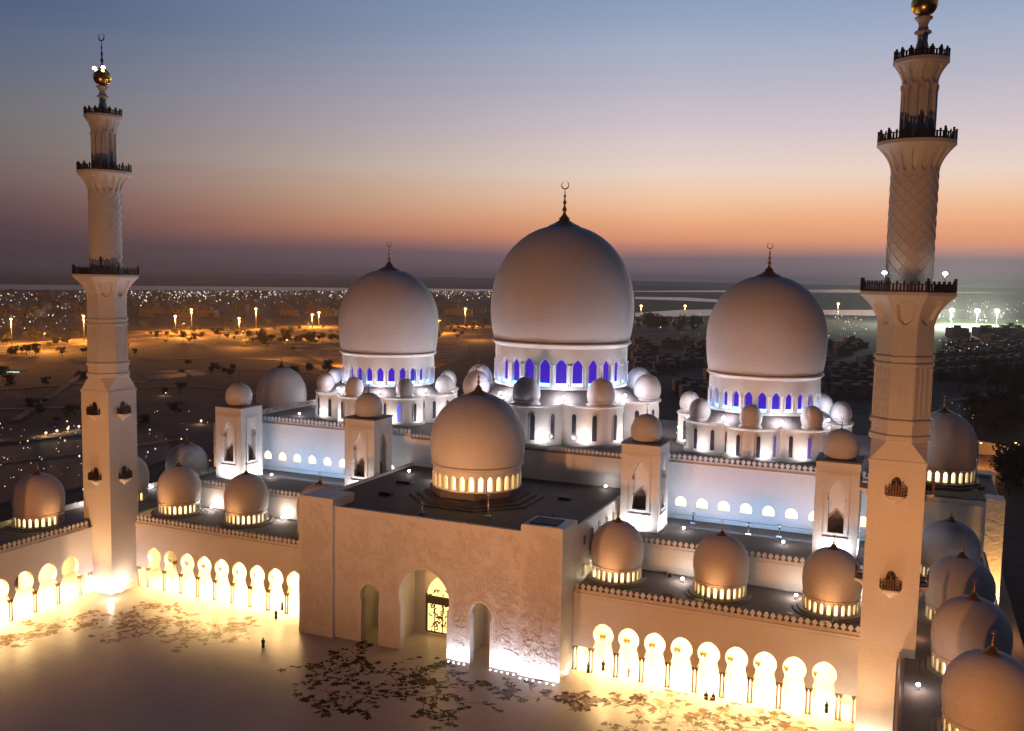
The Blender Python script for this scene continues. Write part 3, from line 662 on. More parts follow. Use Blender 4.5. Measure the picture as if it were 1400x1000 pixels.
# ------------------------------------------------------------------ four roof towers
def roof_tower(x0,y0,label):
    w=6.95; cx,cy=x0+w/2,y0+w/2; z0,z1=18.2,33.85
    t=thing('roof_tower',label,'tower',(cx,cy,z0),'square towers standing on the hall terrace')
    mb=MB(); i=1.15; mb.box(x0+i,y0+i,z0,x0+w-i,y0+w-i,z1-.02)
    for q in range(4):
        a=q*PI/2; ca,sa=math.cos(a),math.sin(a)
        def fn(u,z,t_,ca=ca,sa=sa): 
            lx,ly=u,-w/2+t_; return (cx+lx*ca-ly*sa,cy+lx*sa+ly*ca,z)
        hw=w/2-(.0 if q%2==0 else 1.153)
        mb.panel(notched(-hw,hw,z0+4.0,z1,[[(-1.25,z0+4.0),(-1.25,z0+9.2),(-1.5,z0+9.6),(-1.35,z0+10.6),(-.7,z0+11.9),(0,z0+12.8),(.7,z0+11.9),(1.35,z0+10.6),(1.5,z0+9.6),(1.25,z0+9.2),(1.25,z0+4.0)]]),fn,0,1.15)
        mb.panel([(-hw,z0),(hw,z0),(hw,z0+3.99),(-hw,z0+3.99)],fn,0,1.15)
        for (ua,ub) in ((-1.95,-1.75),(1.75,1.95)): mb.panel([(ua,z0+3.6),(ub,z0+3.6),(ub,z0+13.6),(ua,z0+13.6)],fn,-.1,.0)
        mb.panel([(-1.74,z0+13.4),(1.74,z0+13.4),(1.74,z0+13.6),(-1.74,z0+13.6)],fn,-.1,.0)
        hb=hw-.5
        mb.panel([(-hb,z1-1.9),(hb,z1-1.9),(hb,z1-1.7),(-hb,z1-1.7)],fn,-.1,.0)
        mb.panel([(-1.9,z0+3.0),(1.9,z0+3.0),(1.9,z0+3.25),(-1.9,z0+3.25)],fn,-.14,.0)
    b=build(mb,'shaft',marble,t,t)
    for q in (0,1,3):
        a=q*PI/2; ca,sa=math.cos(a),math.sin(a)
        def fn(u,z,t_,ca=ca,sa=sa):
            lx,ly=u,-w/2+t_; return (cx+lx*ca-ly*sa,cy+lx*sa+ly*ca,z)
        mb=MB(); mb.panel([(-1.15,z0+4.05),(1.15,z0+4.05),(1.15,z0+6.1),(0,z0+7.4),(-1.15,z0+6.1)],fn,.95,1.14); build(mb,'vent_grille',lattice,t,t)
    mb=MB(); mb.box(x0-.12,y0-.12,z1,x0+w+.12,y0+w+.12,z1+.3); build(mb,'cap_slab',droof,t,t)
    mb=MB(); mb.lathe((cx,cy,0),[(2.5,z1+.3),(2.5,z1+.7),(2.65,z1+.75)]+domeprof(2.85,z1+2.1,z1+.8,z1+5.1,lip=.08,n=16),40); d=build(mb,'dome',domem,t,t)
    mb=MB(); finial(mb,(cx,cy),z1+5.0,z1+7.2,.35); build(mb,'finial',bronze,d,t)
    for (lx,ly) in ((cx,y0-.9),(cx,y0+w+.9),(x0-.9,cy),(x0+w+.9,cy)):
        if ly>cy+1: continue
        tx_,ty_=cx+(lx-cx)*.80,cy+(ly-cy)*.80; light('tower_wash','AREA',(cx+(lx-cx)*1.12,cy+(ly-cy)*1.12,z0+.3),(.95,.93,1),760,target=(tx_,ty_,z0+10),size=2.5,size_y=.4)
    return t
roof_tower(-32.6,20.9,'square pale tower with a small dome beside the left edge of the entrance roof')
roof_tower(-65.6,20.9,'square pale tower with a small dome, leftmost, near the far left minaret')
roof_tower(25.6,20.9,'square pale tower with a small dome just right of the entrance block roof')
roof_tower(58.7,20.9,'square pale tower with a small dome just left of the near minaret')

# ------------------------------------------------------------------ gate blocks at the two ends of the hall
def gate(sg,xa,xb,dx,label):
    root=thing('gate_block',label,'pavilion',((xa+xb)/2,66,0),'gate blocks at the ends of the hall')
    a,b=sorted((sg*xa,sg*xb)); po=sg*xb; pi_=sg*(xb-3.1); p0,p1=sorted((po,pi_))
    mb=MB(); mb.box(a if sg>0 else a+.6,52.0,-.3,b-.6 if sg>0 else b,80,23.4); build(mb,'wall',marble,root,root)
    for (ya,yb) in ((51.2,55.8),(76.5,81)):
        mb=MB(); mb.box(p0,ya,-.3,p1,yb,24.1); build(mb,'corner_pier',carved,root,root)
    mb=MB(); mb.box(a+.8,52.4,23.4,b-.8,79.6,23.6); build(mb,'roof',roofm,root,root)
    mb=MB(); mb.box(a+.5,51.85,22.2,b-3.2 if sg>0 else b-.5,52.0,22.5) if sg>0 else mb.box(a+3.2,51.85,22.2,b-.5,52.0,22.5); build(mb,'cornice',marble,root,root)
    mb=MB(); mb.lathe((dx,66,0),[(8.4,23.6),(8.4,24.1),(7.6,24.2),(7.6,24.6)],8,False,a0=PI/8); build(mb,'dome_steps',roofm,root,root)
    dome(root,root,(dx,66),6.6,30.2,27.4,38.0,24.6,26,(.8,2.0),warmpane,None,ztip=41.5,sub=True,arc=2.1,nseg=64,zsill=24.7)
gate(1,71.3,89.2,78.6,'gate block with a grey dome beyond the near minaret at the right edge')
gate(-1,71.3,92.5,-82.3,'gate block with a grey dome behind the leftmost roof tower')

# ------------------------------------------------------------------ minarets
def minaret(mx,label):
    my=-2.71; h=3.5; t=thing('minaret',label,'minaret',(mx,my,0),'minarets at the courtyard corners'); c=(mx,my,0)
    mb=MB(); mb.box(mx-h-.15,my-h-.15,0,mx+h+.15,my+h+.15,1.0); mb.box(mx-h,my-h,1.0,mx+h,my+h,39.75); 
    oc=[]; ap=3.5; R8=ap/math.cos(PI/8)
    o8=[(mx+R8*math.cos(PI/8+k*PI/4),my+R8*math.sin(PI/8+k*PI/4)) for k in range(8)]
    # broach: octagon rises from square, corners chamfered by triangles
    vs=[(mx+sx*(h+.12),my+sy*(h+.12),39.75) for sx,sy in ((-1,-1),(1,-1),(1,1),(-1,1))]
    mb.box(mx-h-.12,my-h-.12,39.4,mx+h+.12,my+h+.12,39.75)
    base=[(mx+sx*h,my+sy*h,39.75) for sx,sy in ((1,1),(-1,1),(-1,-1),(1,-1))]
    top=[(x,y,42.3) for x,y in o8]
    V=base+top; F=[]
    # o8 order: 22.5,67.5 | 112.5,157.5 | 202.5,247.5 | 292.5,337.5
    for q in range(4):
        F.append((q,4+2*q,4+2*q+1)); nx=(q+1)%4; F.append((q,4+2*q+1,4+(2*q+2)%8,nx))
    F.append((4,5,6,7,8,9,10,11)); mb.add(V,F)
    build(mb,'square_shaft',marble,t,t)
    mb=MB(); S=1/math.cos(PI/8); pf=[(3.5,42.3),(3.85,42.5),(3.85,43.0),(3.6,43.2),(3.6,44.5),(3.85,44.6),(3.85,45.1),(3.55,45.3),(3.5,52.2),(3.75,52.3),(3.75,52.6),(3.5,52.7),(3.5,53.1),(3.75,53.2),(3.75,53.5),(3.5,53.6),(3.5,57.2)]
    mb.lathe(c,[(r*S,z) for r,z in pf],8,False,a0=PI/8)
    for k in range(8):      # fluted panels
        a=k*PI/4
        for s in (-1.25,-.42,.42,1.25):
            x=mx+3.54*math.cos(a)-s*math.sin(a); y=my+3.54*math.sin(a)+s*math.cos(a); mb.obox((x,y,45.5),.16,.16,6.5,a)
    build(mb,'octagonal_shaft',marble,t,t)
    def corbel(z0,z1,r0,r1,n,oct_,nm):
        mb=MB(); K=n*12; J=18; vs=[];fs=[]
        for j in range(J+1):
            tt=j/J; z=z0+(z1-z0)*tt; r=r0+(r1-r0)*(tt**2.1)
            for i in range(K):
                a=TAU*i/K+PI/n; al=(a+PI/n)%(TAU/n)-PI/n
                rr=r*((1-tt*.0)*(1/math.cos((al+PI/8)%(PI/4)-PI/8) if False else (1/math.cos(al) if oct_ else 1)))
                u=al/(PI/n); hwv=.62*math.sqrt(max(0,1-max(0,(tt-.55)/.33)**2)) if tt<.88 else 0
                if .12<tt<.88 and abs(u)<hwv*min(1,(tt-.0)*3): rr-= .09*r0+.05
                vs.append((mx+rr*math.cos(a),my+rr*math.sin(a),z))
        for j in range(J):
            for i in range(K): fs.append((j*K+i,j*K+(i+1)%K,(j+1)*K+(i+1)%K,(j+1)*K+i))
        mb.add(vs,fs,False)
        return mb
    def balcony(z0,z1,r0,r1,n,oct_,rail,scale):
        mb=corbel(z0,z1,r0,r1,n,oct_,''); k=S if oct_ else 1
        mb.lathe(c,[(r1*k,z1),(r1*k+.12,z1+.1),(r1*k+.12,z1+.55),(r1*k-.1,z1+.6)],8 if oct_ else 48,False,a0=PI/8)
        b=build(mb,'balcony',marble,t,t)
        mb=MB(); zb=z1+.6; m=8 if oct_ else 16; rr=(r1+.0)*k-.05
        pts=[(mx+rr*math.cos(PI/8+TAU*i/m),my+rr*math.sin(PI/8+TAU*i/m)) for i in range(m)]
        for i in range(m):
            p0,p1=Vector(pts[i]),Vector(pts[(i+1)%m]); d=p1-p0; L=d.length; a=math.atan2(d.y,d.x); cxx=(p0+p1)/2
            mb.obox((cxx.x,cxx.y,zb+rail*.62),L,.12,.12,a); mb.obox((cxx.x,cxx.y,zb),L,.16,.16,a)
            q=max(2,int(L/.42))
            for j in range(q):
                p=p0+d*((j+.5)/q); hh=rail*(.62 if j%2 else .85); mb.obox((p.x,p.y,zb+.1),L/q*.62,.08,hh,a)
            mb.obox((p0.x,p0.y,zb),.24,.24,rail*1.05,a); mb.lathe((p0.x,p0.y,zb+rail*1.05),[(.15,0),(.16,.08),(.05,.2)],6)
        build(mb,'railing',bronze,b,t)
    balcony(57.2,61.4,3.5,5.75,8,True,1.5,1)
    mb=MB(); mb.lathe(c,[(3.1,62.0),(3.1,62.9),(2.92,63.0),(2.92,77.2)],48)
    for fam in (1,-1):
        for k in range(12):
            pts=[]
            for i in range(37):
                a=TAU*k/12+fam*i/36*TAU*.75; pts.append((mx+2.93*math.cos(a),my+2.93*math.sin(a),63+14.2*i/36))
            mb.tube(pts,.07,4,False)
    build(mb,'round_shaft',marble,t,t)
    balcony(77.2,80.9,2.95,4.75,16,False,1.3,1)
    mb=MB(); mb.lathe(c,[(1.75,81.4),(1.75,88.8)],24)
    for k in range(10):
        a=TAU*k/10+.15; x,y=mx+2.0*math.cos(a),my+2.0*math.sin(a); mb.lathe((x,y,0),[(.34,81.5),(.34,82.1),(.25,82.3),(.25,87.9),(.36,88.3),(.36,88.8)],10)
    build(mb,'lantern',marble,t,t)
    balcony(88.6,91.4,2.2,3.3,10,False,1.1,1)
    mb=MB(); mb.lathe(c,[(1.75,92),(1.5,92.5),(.85,93.4),(.62,94.4),(.66,95.2),(1.05,95.4),(1.05,95.6),(.7,95.8),(.55,96.4),(.8,97.0),(1.1,97.2),(1.1,97.4),(.6,97.6),(.5,97.8)],28); build(mb,'spire_stem',marble,t,t)
    mb=MB(); mb.lathe((mx,my,99.05),[(1.62*math.sin(PI*i/20)+.02,-1.55*math.cos(PI*i/20)) for i in range(21)],32); build(mb,'gilded_ball',gold,t,t)
    mb=MB(); finial(mb,(mx,my),100.5,107.3,.75); build(mb,'crescent_finial',bronze,t,t)
    # small bracket balconies on the faces
    for z in (22.3,35.0):
        for q in range(4):
            a=q*PI/2
            def fn(u,v,w_,a=a): ca,sa=math.cos(a),math.sin(a); lx,ly=u,-h-w_; return (mx+lx*ca-ly*sa,my+lx*sa+ly*ca,v)
            mb=MB(); P=[]
            lv=((z-1.1,.12,.1),(z-.55,.75,.5),(z-.1,1.3,1.15),(z+.05,1.35,1.2),(z+.2,1.35,1.2))
            for v,hw,dp in lv: P+=[fn(-hw,v,0),fn(-hw*.72,v,dp),fn(hw*.72,v,dp),fn(hw,v,0)]
            F=[]
            for j in range(4):
                for i in range(3): F.append((j*4+i,j*4+i+1,j*4+i+5,j*4+i+4))
            F+=[(3,2,1,0),(16,17,18,19)]; mb.add(P,F); b=build(mb,'window_balcony',marble,t,t)
            mb=MB()
            for i in range(9):
                s=i/8; u=-1.3+2.6*s; dd=1.12 if .14<s<.86 else .1+1.0*min(s,1-s)/.14
                p=fn(u,z+.2,dd); hh=1.0+.75*(1-abs(2*s-1)); 
                if i%2==0: hh*=1.15
                mb.obox(p,.2,.14,hh,a)
            for (u0,u1,d0,d1) in ((-1.3,-.9,.1,1.12),(-.9,.9,1.12,1.12),(.9,1.3,1.12,.1)):
                mb.tube([fn(u0,z+.85,d0),fn(u1,z+.85,d1)],.07,4); mb.tube([fn(u0,z+.3,d0),fn(u1,z+.3,d1)],.07,4)
            build(mb,'railing',bronze,b,t)
            mb=MB(); mb.panel(arch(0,.6,z+.2,.6,z+1.9,.1,6),lambda u,v,w_,fn=fn:fn(u,v,w_),.0,.06); build(mb,'door',lattice,b,t)
    return t
minaret(-71.3,'far left minaret standing white-lit at its foot in the corner of the two arcades')
minaret(71.3,'near right minaret, larger in view, its top cut by the frame')
for (x,y,z,lab) in ((71.3-2.9,-6.8,64.2,'left one of two bright lamps over the near minaret lowest gallery'),(71.3+4.3,-5.6,64.2,'right one of two bright lamps over the near minaret lowest gallery')):
    t=thing('gallery_lamp',lab,'lamp',(x,y,62.1)); mb=MB(); mb.tube([(x,y,62.1),(x,y,z)],.06); build(mb,'post',metal,t,t)
    mb=MB(); mb.lathe((x,y,z),[(.1,0),(.26,.06),(.33,.2),(.2,.38)],12); build(mb,'lens',lampw,t,t)
for sx,lab in ((-1.2,'left one of two bright lamps above the gilded ball of the far minaret'),(1.0,'right one of two bright lamps above the gilded ball of the far minaret')):
    x,y=-71.3+sx,-3.4; t=thing('beacon_lamp',lab,'lamp',(x,y,100.3)); mb=MB(); mb.tube([(-71.3,-2.9,100.3),(x,y,100.5)],.07); build(mb,'arm',bronze,t,t)
    mb=MB(); mb.lathe((x,y,100.4),[(.1,0),(.3,.1),(.36,.28),(.28,.48),(.1,.55)],12); build(mb,'lens',lampw,t,t)
# foot lighting of the minarets
for mx,sg,e in ((-71.3,1,1.0),(71.3,-1,.75)):
    light('foot_wash','AREA',(mx+.6*sg,-2.71-3.5-.7,.2),(.95,.92,1) if sg>0 else (1,.9,.75),900*e,target=(mx+.6*sg,-2.71-3.5-.3,8),size=5.5,size_y=.3)
    light('foot_wash','AREA',(mx+sg*4.2,-4.2,.2),(.95,.92,1) if sg>0 else (1,.9,.75),900*e,target=(mx+sg*3.8,-4.2,8),size=.3,size_y=4)
    light('foot_glow','POINT',(mx+sg*5.5,-8.5,1.2),(1,.82,.55),500*e,radius=.4)
    light('foot_glow','SPOT',(mx+sg*3.5,-15.5,.6),(1,.6,.3),9000*e,target=(mx+sg*.5,-4,17),radius=.3,spot=R_(60),blend=.9)

# ------------------------------------------------------------------ roof floodlights and small roof equipment
FL=[((39.4,11.5,13.3),'floodlight on the right arcade roof between the first and second small domes',420,(1,.9,.8)),
    ((57.5,11.5,13.3),'floodlight on the right arcade roof between the second and third small domes',420,(1,.9,.8)),
    ((68.0,13.0,13.3),'floodlight beside the right arcade dome nearest the near minaret',420,(1,.9,.8)),
    ((-60.5,13.5,13.3),'floodlight on the left arcade roof between two small domes',420,(1,.9,.8)),
    ((-42.5,13.5,13.3),'floodlight on the left arcade roof beside the entrance block',420,(1,.9,.8)),
    ((-88+3,22,13.3),'floodlight on the far left roof just right of the far minaret',160,(.9,.9,1)),
    ((-84,3.6,13.3),'floodlight on the left side arcade roof beside its dome',260,(1,.9,.9)),
    ((75.2,-16.2,13.3),'floodlight on the near right arcade roof between the two nearest domes',170,(.9,.9,1)),
    ((84.6,21.5,13.3),'floodlight at the outer parapet between two domes of the right row',260,(.95,.93,1)),
    ((74.8,43,13.3),'floodlight at the foot of the right gate block',380,(1,.85,.75)),
    ((36.3,25.0,18.2),'floodlight on the terrace in front of the right blue wall, left one',90,(1,.97,1)),
    ((53.7,24.0,18.2),'floodlight on the terrace in front of the right blue wall, right one',90,(1,.97,1)),
    ((-55.5,27,18.2),'floodlight on the left terrace beside the leftmost tower',90,(1,.97,1)),
    ((-12.8,22.5,22.7),'bright floodlight on the entrance roof left of its big dome',300,(.95,.93,1)),
    ((-20.5,26.0,22.7),'dim floodlight near the left edge of the entrance roof',60,(.95,.93,1)),
    ((19.5,31.5,22.7),'floodlight at the back right corner of the entrance roof',110,(1,.92,.85)),
    ((-70.8,66,28.8),'floodlight on the hall roof beside the left grey dome',420,(.93,.93,1)),
    ((70.2,60,28.8),'floodlight on the hall roof beside the right grey dome',420,(.93,.93,1)),
    ((-62,46,28.8),'floodlight on the left end of the hall roof',120,(1,.95,.95)),
    ((24.5,50,28.8),'floodlight on the hall roof between the great dome and the right dome',120,(1,.9,.9)),
    ((-22,48,28.8),'floodlight on the hall roof between the left dome and the great dome',120,(1,.9,.9))]
for loc,lab,e,col in FL:
    fixture(loc,lab); light('flood','POINT',(loc[0],loc[1]-.0,loc[2]+1.3),col,e,radius=.35)
for (x,y,z,h_,lab) in ((8.3,2,22.7,3.6,'pale pole standing on the entrance roof right of the middle'),(-2.6,-1.0,22.7,1.6,'short pale mast near the front edge of the entrance roof'),
   (36.6,31.2,18.2,1.6,'leftmost dark post on the terrace before the right blue wall'),(47.2,28,18.2,1.8,'middle dark post on the terrace before the right blue wall'),(52.4,29,18.2,1.8,'right dark post on the terrace before the right blue wall'),
   (84.5,58,24,9,'tall pale mast beyond the right gate block')):
    t=thing('roof_mast',lab,'mast',(x,y,z)); mb=MB(); mb.tube([(x,y,z),(x,y,z+h_)],.13,8); build(mb,'pole',metal if x<30 or x>80 else bronze,t,t)
    mb=MB(); mb.obox((x,y,z),.9,.7,.3); build(mb,'foot',metal,t,t)
    mb=MB(); mb.lathe((x,y,z+h_),[(.15,0),(.3,.1),(.3,.4),(.1,.5)],10); build(mb,'head',metal,t,t)

# ------------------------------------------------------------------ people
cloth={'dark':plain('dark_robe',(.02,.018,.02,1),.9),'white':plain('white_robe',(.6,.58,.55,1),.9)}
skinm=plain('skin',(.32,.18,.12,1),.6)
def person(loc,rz,kind,label,sit=False):
    zk=lambda z:z*(.62 if sit else 1)
    J={'pel':(0,0,.95 if not sit else .3),'che':(0,0,1.3 if not sit else .62),'nek':(0,0,1.5 if not sit else .85),'hed':(0,-.01,1.64 if not sit else 1.0),'top':(0,0,1.74 if not sit else 1.12)}
    V=[J['pel'],J['che'],J['nek'],J['hed'],J['top']]; E=[(0,1),(1,2),(2,3),(3,4)]; Rr=[.17,.19,.06,.105,.07]
    b=.65 if sit else 0
    for s in (-1,1):
        o=len(V); V+=[(s*.19,0,J['che'][2]+.1),(s*.26,.02,J['che'][2]-.18),(s*.24,-.1,J['che'][2]-.4)]; E+=[(1,o),(o,o+1),(o+1,o+2)]; Rr+=[.075,.055,.04]
        o=len(V)
        if sit: V+=[(s*.12,-.2,.28),(s*.16,-.55,.42),(s*.14,-.62,.05)]
        else: V+=[(s*.1,0,.85),(s*.11,-.02+.08*s,.48),(s*.11,.03*s,.06)]
        E+=[(0,o),(o,o+1),(o+1,o+2)]; Rr+=[.13,.10,.07]
        V.append((s*.12,V[-1][1]-.14,.04)); E.append((o+2,o+3)); Rr.append(.045)
    me=bpy.data.meshes.new('person'); me.from_pydata(V,E,[]); ob=bpy.data.objects.new('person',me); COL.objects.link(ob)
    md=ob.modifiers.new('skin','SKIN'); me.skin_vertices
    for i,sv in enumerate(me.skin_vertices[0].data): sv.radius=(Rr[i],Rr[i]*.85); sv.use_root=(i==0)
    ob.modifiers.new('sub','SUBSURF').levels=1; ob.modifiers['sub'].render_levels=1
    me.materials.append(skinm); ob.location=loc; ob.rotation_euler=(0,0,rz); tag(ob,label,'person')
    mb=MB(); z0=.0 if sit else .08; z1=J['che'][2]+.18
    n=20
    pr=[(.34 if sit else .27,z0),(.25,z0+.3*(z1-z0)),(.20,z0+.62*(z1-z0)),(.24,z0+.88*(z1-z0)),(.09,z1+.03)]
    mb.lathe((0,-.12 if sit else 0,0),pr,n,True,cap=False); mb.tube([(-.19,0,z1-.08),(-.27,.02,z1-.35),(-.25,-.1,z1-.55)],[.09,.08,.07],8); mb.tube([(.19,0,z1-.08),(.27,.02,z1-.35),(.25,-.1,z1-.55)],[.09,.08,.07],8)
    build(mb,'robe',cloth[kind],ob)
    mb=MB(); hz=J['hed'][2]; mb.lathe((0,.015,hz-.09),[(.1,0),(.125,.08),(.12,.16),(.08,.22),(.02,.24)],14); build(mb,'headscarf',cloth[kind],ob)
    return ob
person((-25.4,-14.4,.01),.4,'dark','person in dark robe standing alone on the open courtyard left of the entrance block')
person((-31.8,-2.6,.02),1.2,'dark','person in dark robe standing before the left arcade, close to the entrance block')
person((-33.6,1.6,.02),-.8,'dark','person in dark robe under the left arcade near the entrance block')
person((29.2,1.9,.02),.2,'dark','person in dark robe standing inside the first right arch next to the entrance block')
person((27.3,.0,.02),2,'dark','person in dark robe by the narrow opening beside the entrance block')
person((46.4,-.9,.02),.3,'dark','left one of two seated people at the foot of the right arcade',True)
person((47.5,-.8,.02),-.4,'dark','right one of two seated people at the foot of the right arcade',True)
person((63.5,2,.02),.6,'dark','person in dark robe inside the last right arch beside the near minaret')
person((33.6,1.4,.02),-.3,'white','person in white robe inside the second right arch from the entrance block')

# ------------------------------------------------------------------ surroundings
def lamp_post(px,py_top,py_bot,h=None,label='',e=60000):
    b=gp(px,py_bot); dep=(b-Vector(CAM)).dot(FW); H=h or max(8,(py_bot-py_top)*dep/FPX)
    t=thing('street_lamp',label,'street lamp',b,'tall sodium street lamps beyond the mosque')
    mb=MB(); w=max(.25,dep*.0006); mb.tube([b,b+Vector((0,0,H))],[w,w*.5],6); build(mb,'pole',metal,t,t)
    mb=MB(); r=max(.5,dep*.0014); mb.lathe((b.x,b.y,b.z+H),[(r*.3,0),(r,.5*r),(r,1.1*r),(r*.3,1.6*r)],10); build(mb,'lamp_head',lampo,t,t)
    light('sodium','POINT',(b.x,b.y-0,b.z+H-1.5),(1,.36,.05),e*.95,radius=1.0)
SL=[(16,438,470,'street lamp farthest left above the orange road'),(115,434,466,'street lamp just left of the far minaret'),(240,434,455,'street lamp right of the far minaret, lower left of a pair'),(262,425,452,'street lamp right of the far minaret, upper of a pair'),
    (327,437,458,'street lamp over the bright junction'),(350,424,450,'tall street lamp right of the bright junction'),(427,432,448,'left one of two close street lamps left of the left dome'),(436,429,447,'right one of two close street lamps left of the left dome'),
    (636,424,446,'street lamp between the left dome and the great dome'),(876,420,440,'street lamp just right of the great dome'),(936,420,438,'street lamp over the water strip'),(1145,417,438,'street lamp left of the near minaret by the lagoon')]
for i,(px,a,b,l) in enumerate(SL): lamp_post(px,a,b,label=l,e=260000 if px<700 else 120000)
for px,py,e in ((60,480,200000),(150,470,200000),(250,462,260000),(420,462,260000),(500,455,260000),(600,455,200000),(1380,640,14000),(1330,640,12000),(520,500,60000),(330,475,100000),(-60,500,160000),(650,465,90000),(390,490,40000),(470,500,40000)):
    b=gp(px,py); H=14 if py<600 else 9; t=thing('street_lamp','slim sodium street lamp standing along the roads beyond the mosque','street lamp',b,'slim lamps along the roads')
    dep=(b-Vector(CAM)).dot(FW); mb=MB(); mb.tube([b,b+Vector((0,0,H)),b+Vector((1.5,0,H+.4))],.12,6); build(mb,'pole',metal,t,t)
    mb=MB(); mb.obox((b.x+1.8,b.y,b.z+H+.2),1.2,.5,.25); build(mb,'lamp_head',lampo,t,t)
    light('sodium','POINT',(b.x+1.8,b.y,b.z+H-.8),(1,.36,.05),e*.8,radius=.6)
for px,py in ((1280,440),(1300,438),(1335,440),(1362,437)):
    b=gp(px,446); H=24; t=thing('floodlight_mast','tall mast with white lamps beside the floodlit green field','floodlight mast',b,'masts round the lit field'); mb=MB(); mb.tube([b,b+Vector((0,0,H))],.4,6); build(mb,'pole',metal,t,t)
    mb=MB(); mb.obox((b.x,b.y,b.z+H),7,1.5,4); build(mb,'lamp_head',lampw,t,t)
    light('field_flood','POINT',(b.x,b.y,b.z+H-3),(.9,1,.75),2500000,radius=2)
for px,py in ((63,597),(78,594),(93,591),(108,588),(226,541),(275,580)):
    b=gp(px,py); t=thing('path_lamp','small warm bollard lamp beside the garden path left of the far minaret','path lamp',b,'bollard lamps along the garden path'); mb=MB(); mb.tube([b,b+Vector((0,0,1.2))],.12,6); build(mb,'post',metal,t,t)
    mb=MB(); mb.lathe((b.x,b.y,b.z+1.2),[(.15,0),(.4,.1),(.4,.4),(.1,.6)],8); build(mb,'lamp_head',lampo,t,t); light('path_glow','POINT',(b.x,b.y-.8,b.z+1.6),(1,.7,.45),500,radius=.2)
# distant city lights: nobody could count them
cols=[(1,.93,.85),(1,.75,.5),(.8,.9,1),(1,.62,.3)]
citym=[glow('city_light_%s'%n,(*c,1),{'white':1.5,'warm':1.9,'cool':.8,'orange':2.4}[n],False) for n,c in zip(('white','warm','cool','orange'),cols)]
def lights_cloud(name,gen,n,size,mats=citym):
    mb=MB()
    for i in range(n):
        px,py=gen(); z=random.uniform(0,9); b=gp(px,py,z); dep=(b-Vector(CAM)).dot(FW); s=size*dep/FPX*random.choice((.25,.3,.4,.5,.8))
        mb.mi=random.choice((0,0,0,1,2,3)); mb.lathe((b.x,b.y,b.z),[(s*.4,-s),(s,0),(s*.4,s)],5,False)
    o=build(mb,name,mats,recalc=False); o['kind']='stuff'; return o
def g1():
    px=random.uniform(-20,690); py=398+abs(random.gauss(0,7)); 
    if px<100: py=400+random.random()**1.3*50
    return px,py
o=lights_cloud('distant_city_lights',g1,900,1.0); tag(o,'countless small lights of the far city along the horizon','city lights')
def g2(): return random.choice((random.gauss(960,40),random.gauss(1150,18),random.gauss(1160,16),random.uniform(870,1000))),random.choice((random.gauss(436,4),random.gauss(452,5)))
def g3(): return random.uniform(1283,1420),random.choice((random.gauss(418,6),random.gauss(430,7)))
def g4(): return random.choice((random.gauss(1300,14),random.gauss(1330,15),random.uniform(1280,1400))),random.choice((random.gauss(468,6),random.gauss(475,5),random.gauss(565,8)))
def g5(): return random.uniform(-10,115),random.uniform(570,690)
def g6(): return random.uniform(195,290),random.uniform(560,650)
o=lights_cloud('distant_shore_lights',g2,90,.9); tag(o,'scattered lights along the far shore right of the great dome','shore lights')
o=lights_cloud('distant_suburb_lights',g3,120,1.1); tag(o,'bright scattered lights behind the lit field at the right edge','suburb lights')
o=lights_cloud('distant_house_lights',g4,60,.8); tag(o,'scattered warm lights among the dark houses right of the near minaret','house lights')
wm=[glow('garden_light_%s'%n,(*c,1),b_,False) for n,c,b_ in (('amber',(1,.6,.3),1.6),('white',(1,.88,.75),2.2),('pale',(.8,.95,1),.9),('red',(1,.4,.2),.9))]
o=lights_cloud('garden_lights',lambda: g5() if random.random()<.8 else g6(),85,1.5,wm); tag(o,'scattered small lights in the dark garden left of the far minaret','garden lights')
# trees
def make_tree(seed,h,r,lab):
    random.seed(seed); t=thing('garden_tree',lab,'tree',(0,0,0),'trees in the dark grounds round the mosque')
    mb=MB(); mb.tube([(0,0,0),(.15,.1,h*.3),(0,.1,h*.6)],[.3,.22,.1],6)
    for k in range(5):
        a=TAU*k/5+random.random(); mb.tube([(0,.05,h*.35),(r*.45*math.cos(a),r*.45*math.sin(a),h*.6)],[.12,.05],5)
    build(mb,'trunk',trunkm,t)
    mb=MB(); cl=[(random.gauss(0,r*.45),random.gauss(0,r*.45),h*random.uniform(.45,.9)) for _ in range(16)]
    for i in range(620):
        c=random.choice(cl); p=Vector((random.gauss(c[0],r*.2),random.gauss(c[1],r*.2),random.gauss(c[2],h*.07))); u=Vector((random.gauss(0,1),random.gauss(0,1),random.gauss(0,1))).normalized(); w=u.orthogonal().normalized(); s=random.uniform(.25,.6)*r/3
        mb.add([p-u*s,p+w*s*.5,p+u*s,p-w*s*.5],[(0,1,2,3)])
    build(mb,'crown',treem,t,recalc=False); return t
protos=[make_tree(1,9,3.6,'round dark tree in the grounds'),make_tree(2,7,3.0,'low dark tree in the grounds'),make_tree(5,12,4.5,'tall dark tree in the grounds')]
random.seed(11)
spots=[]
def row(n,f): 
    for _ in range(n): spots.append(f())
row(26,lambda:(random.gauss(392,26),random.gauss(468,2.2)))
row(8,lambda:(random.gauss(420,8),random.gauss(470,2)))
row(16,lambda:(random.uniform(0,190),random.gauss(486,2)))
row(12,lambda:(random.uniform(480,640),random.gauss(462,6)))
row(34,lambda:(random.uniform(590,690),random.gauss(450,4)))
row(30,lambda:(random.uniform(870,960),random.gauss(449,4)))
row(30,lambda:(random.uniform(1285,1410),random.uniform(520,535)))
row(40,lambda:(random.gauss(1365,22),random.gauss(575,14)))
row(16,lambda:(random.uniform(1370,1410),random.gauss(660,8)))
row(12,lambda:(random.uniform(-10,118),random.uniform(520,585)))
row(6,lambda:(random.uniform(190,300),random.uniform(500,590)))
row(70,lambda:(random.uniform(195,470),random.gauss(458,8)))
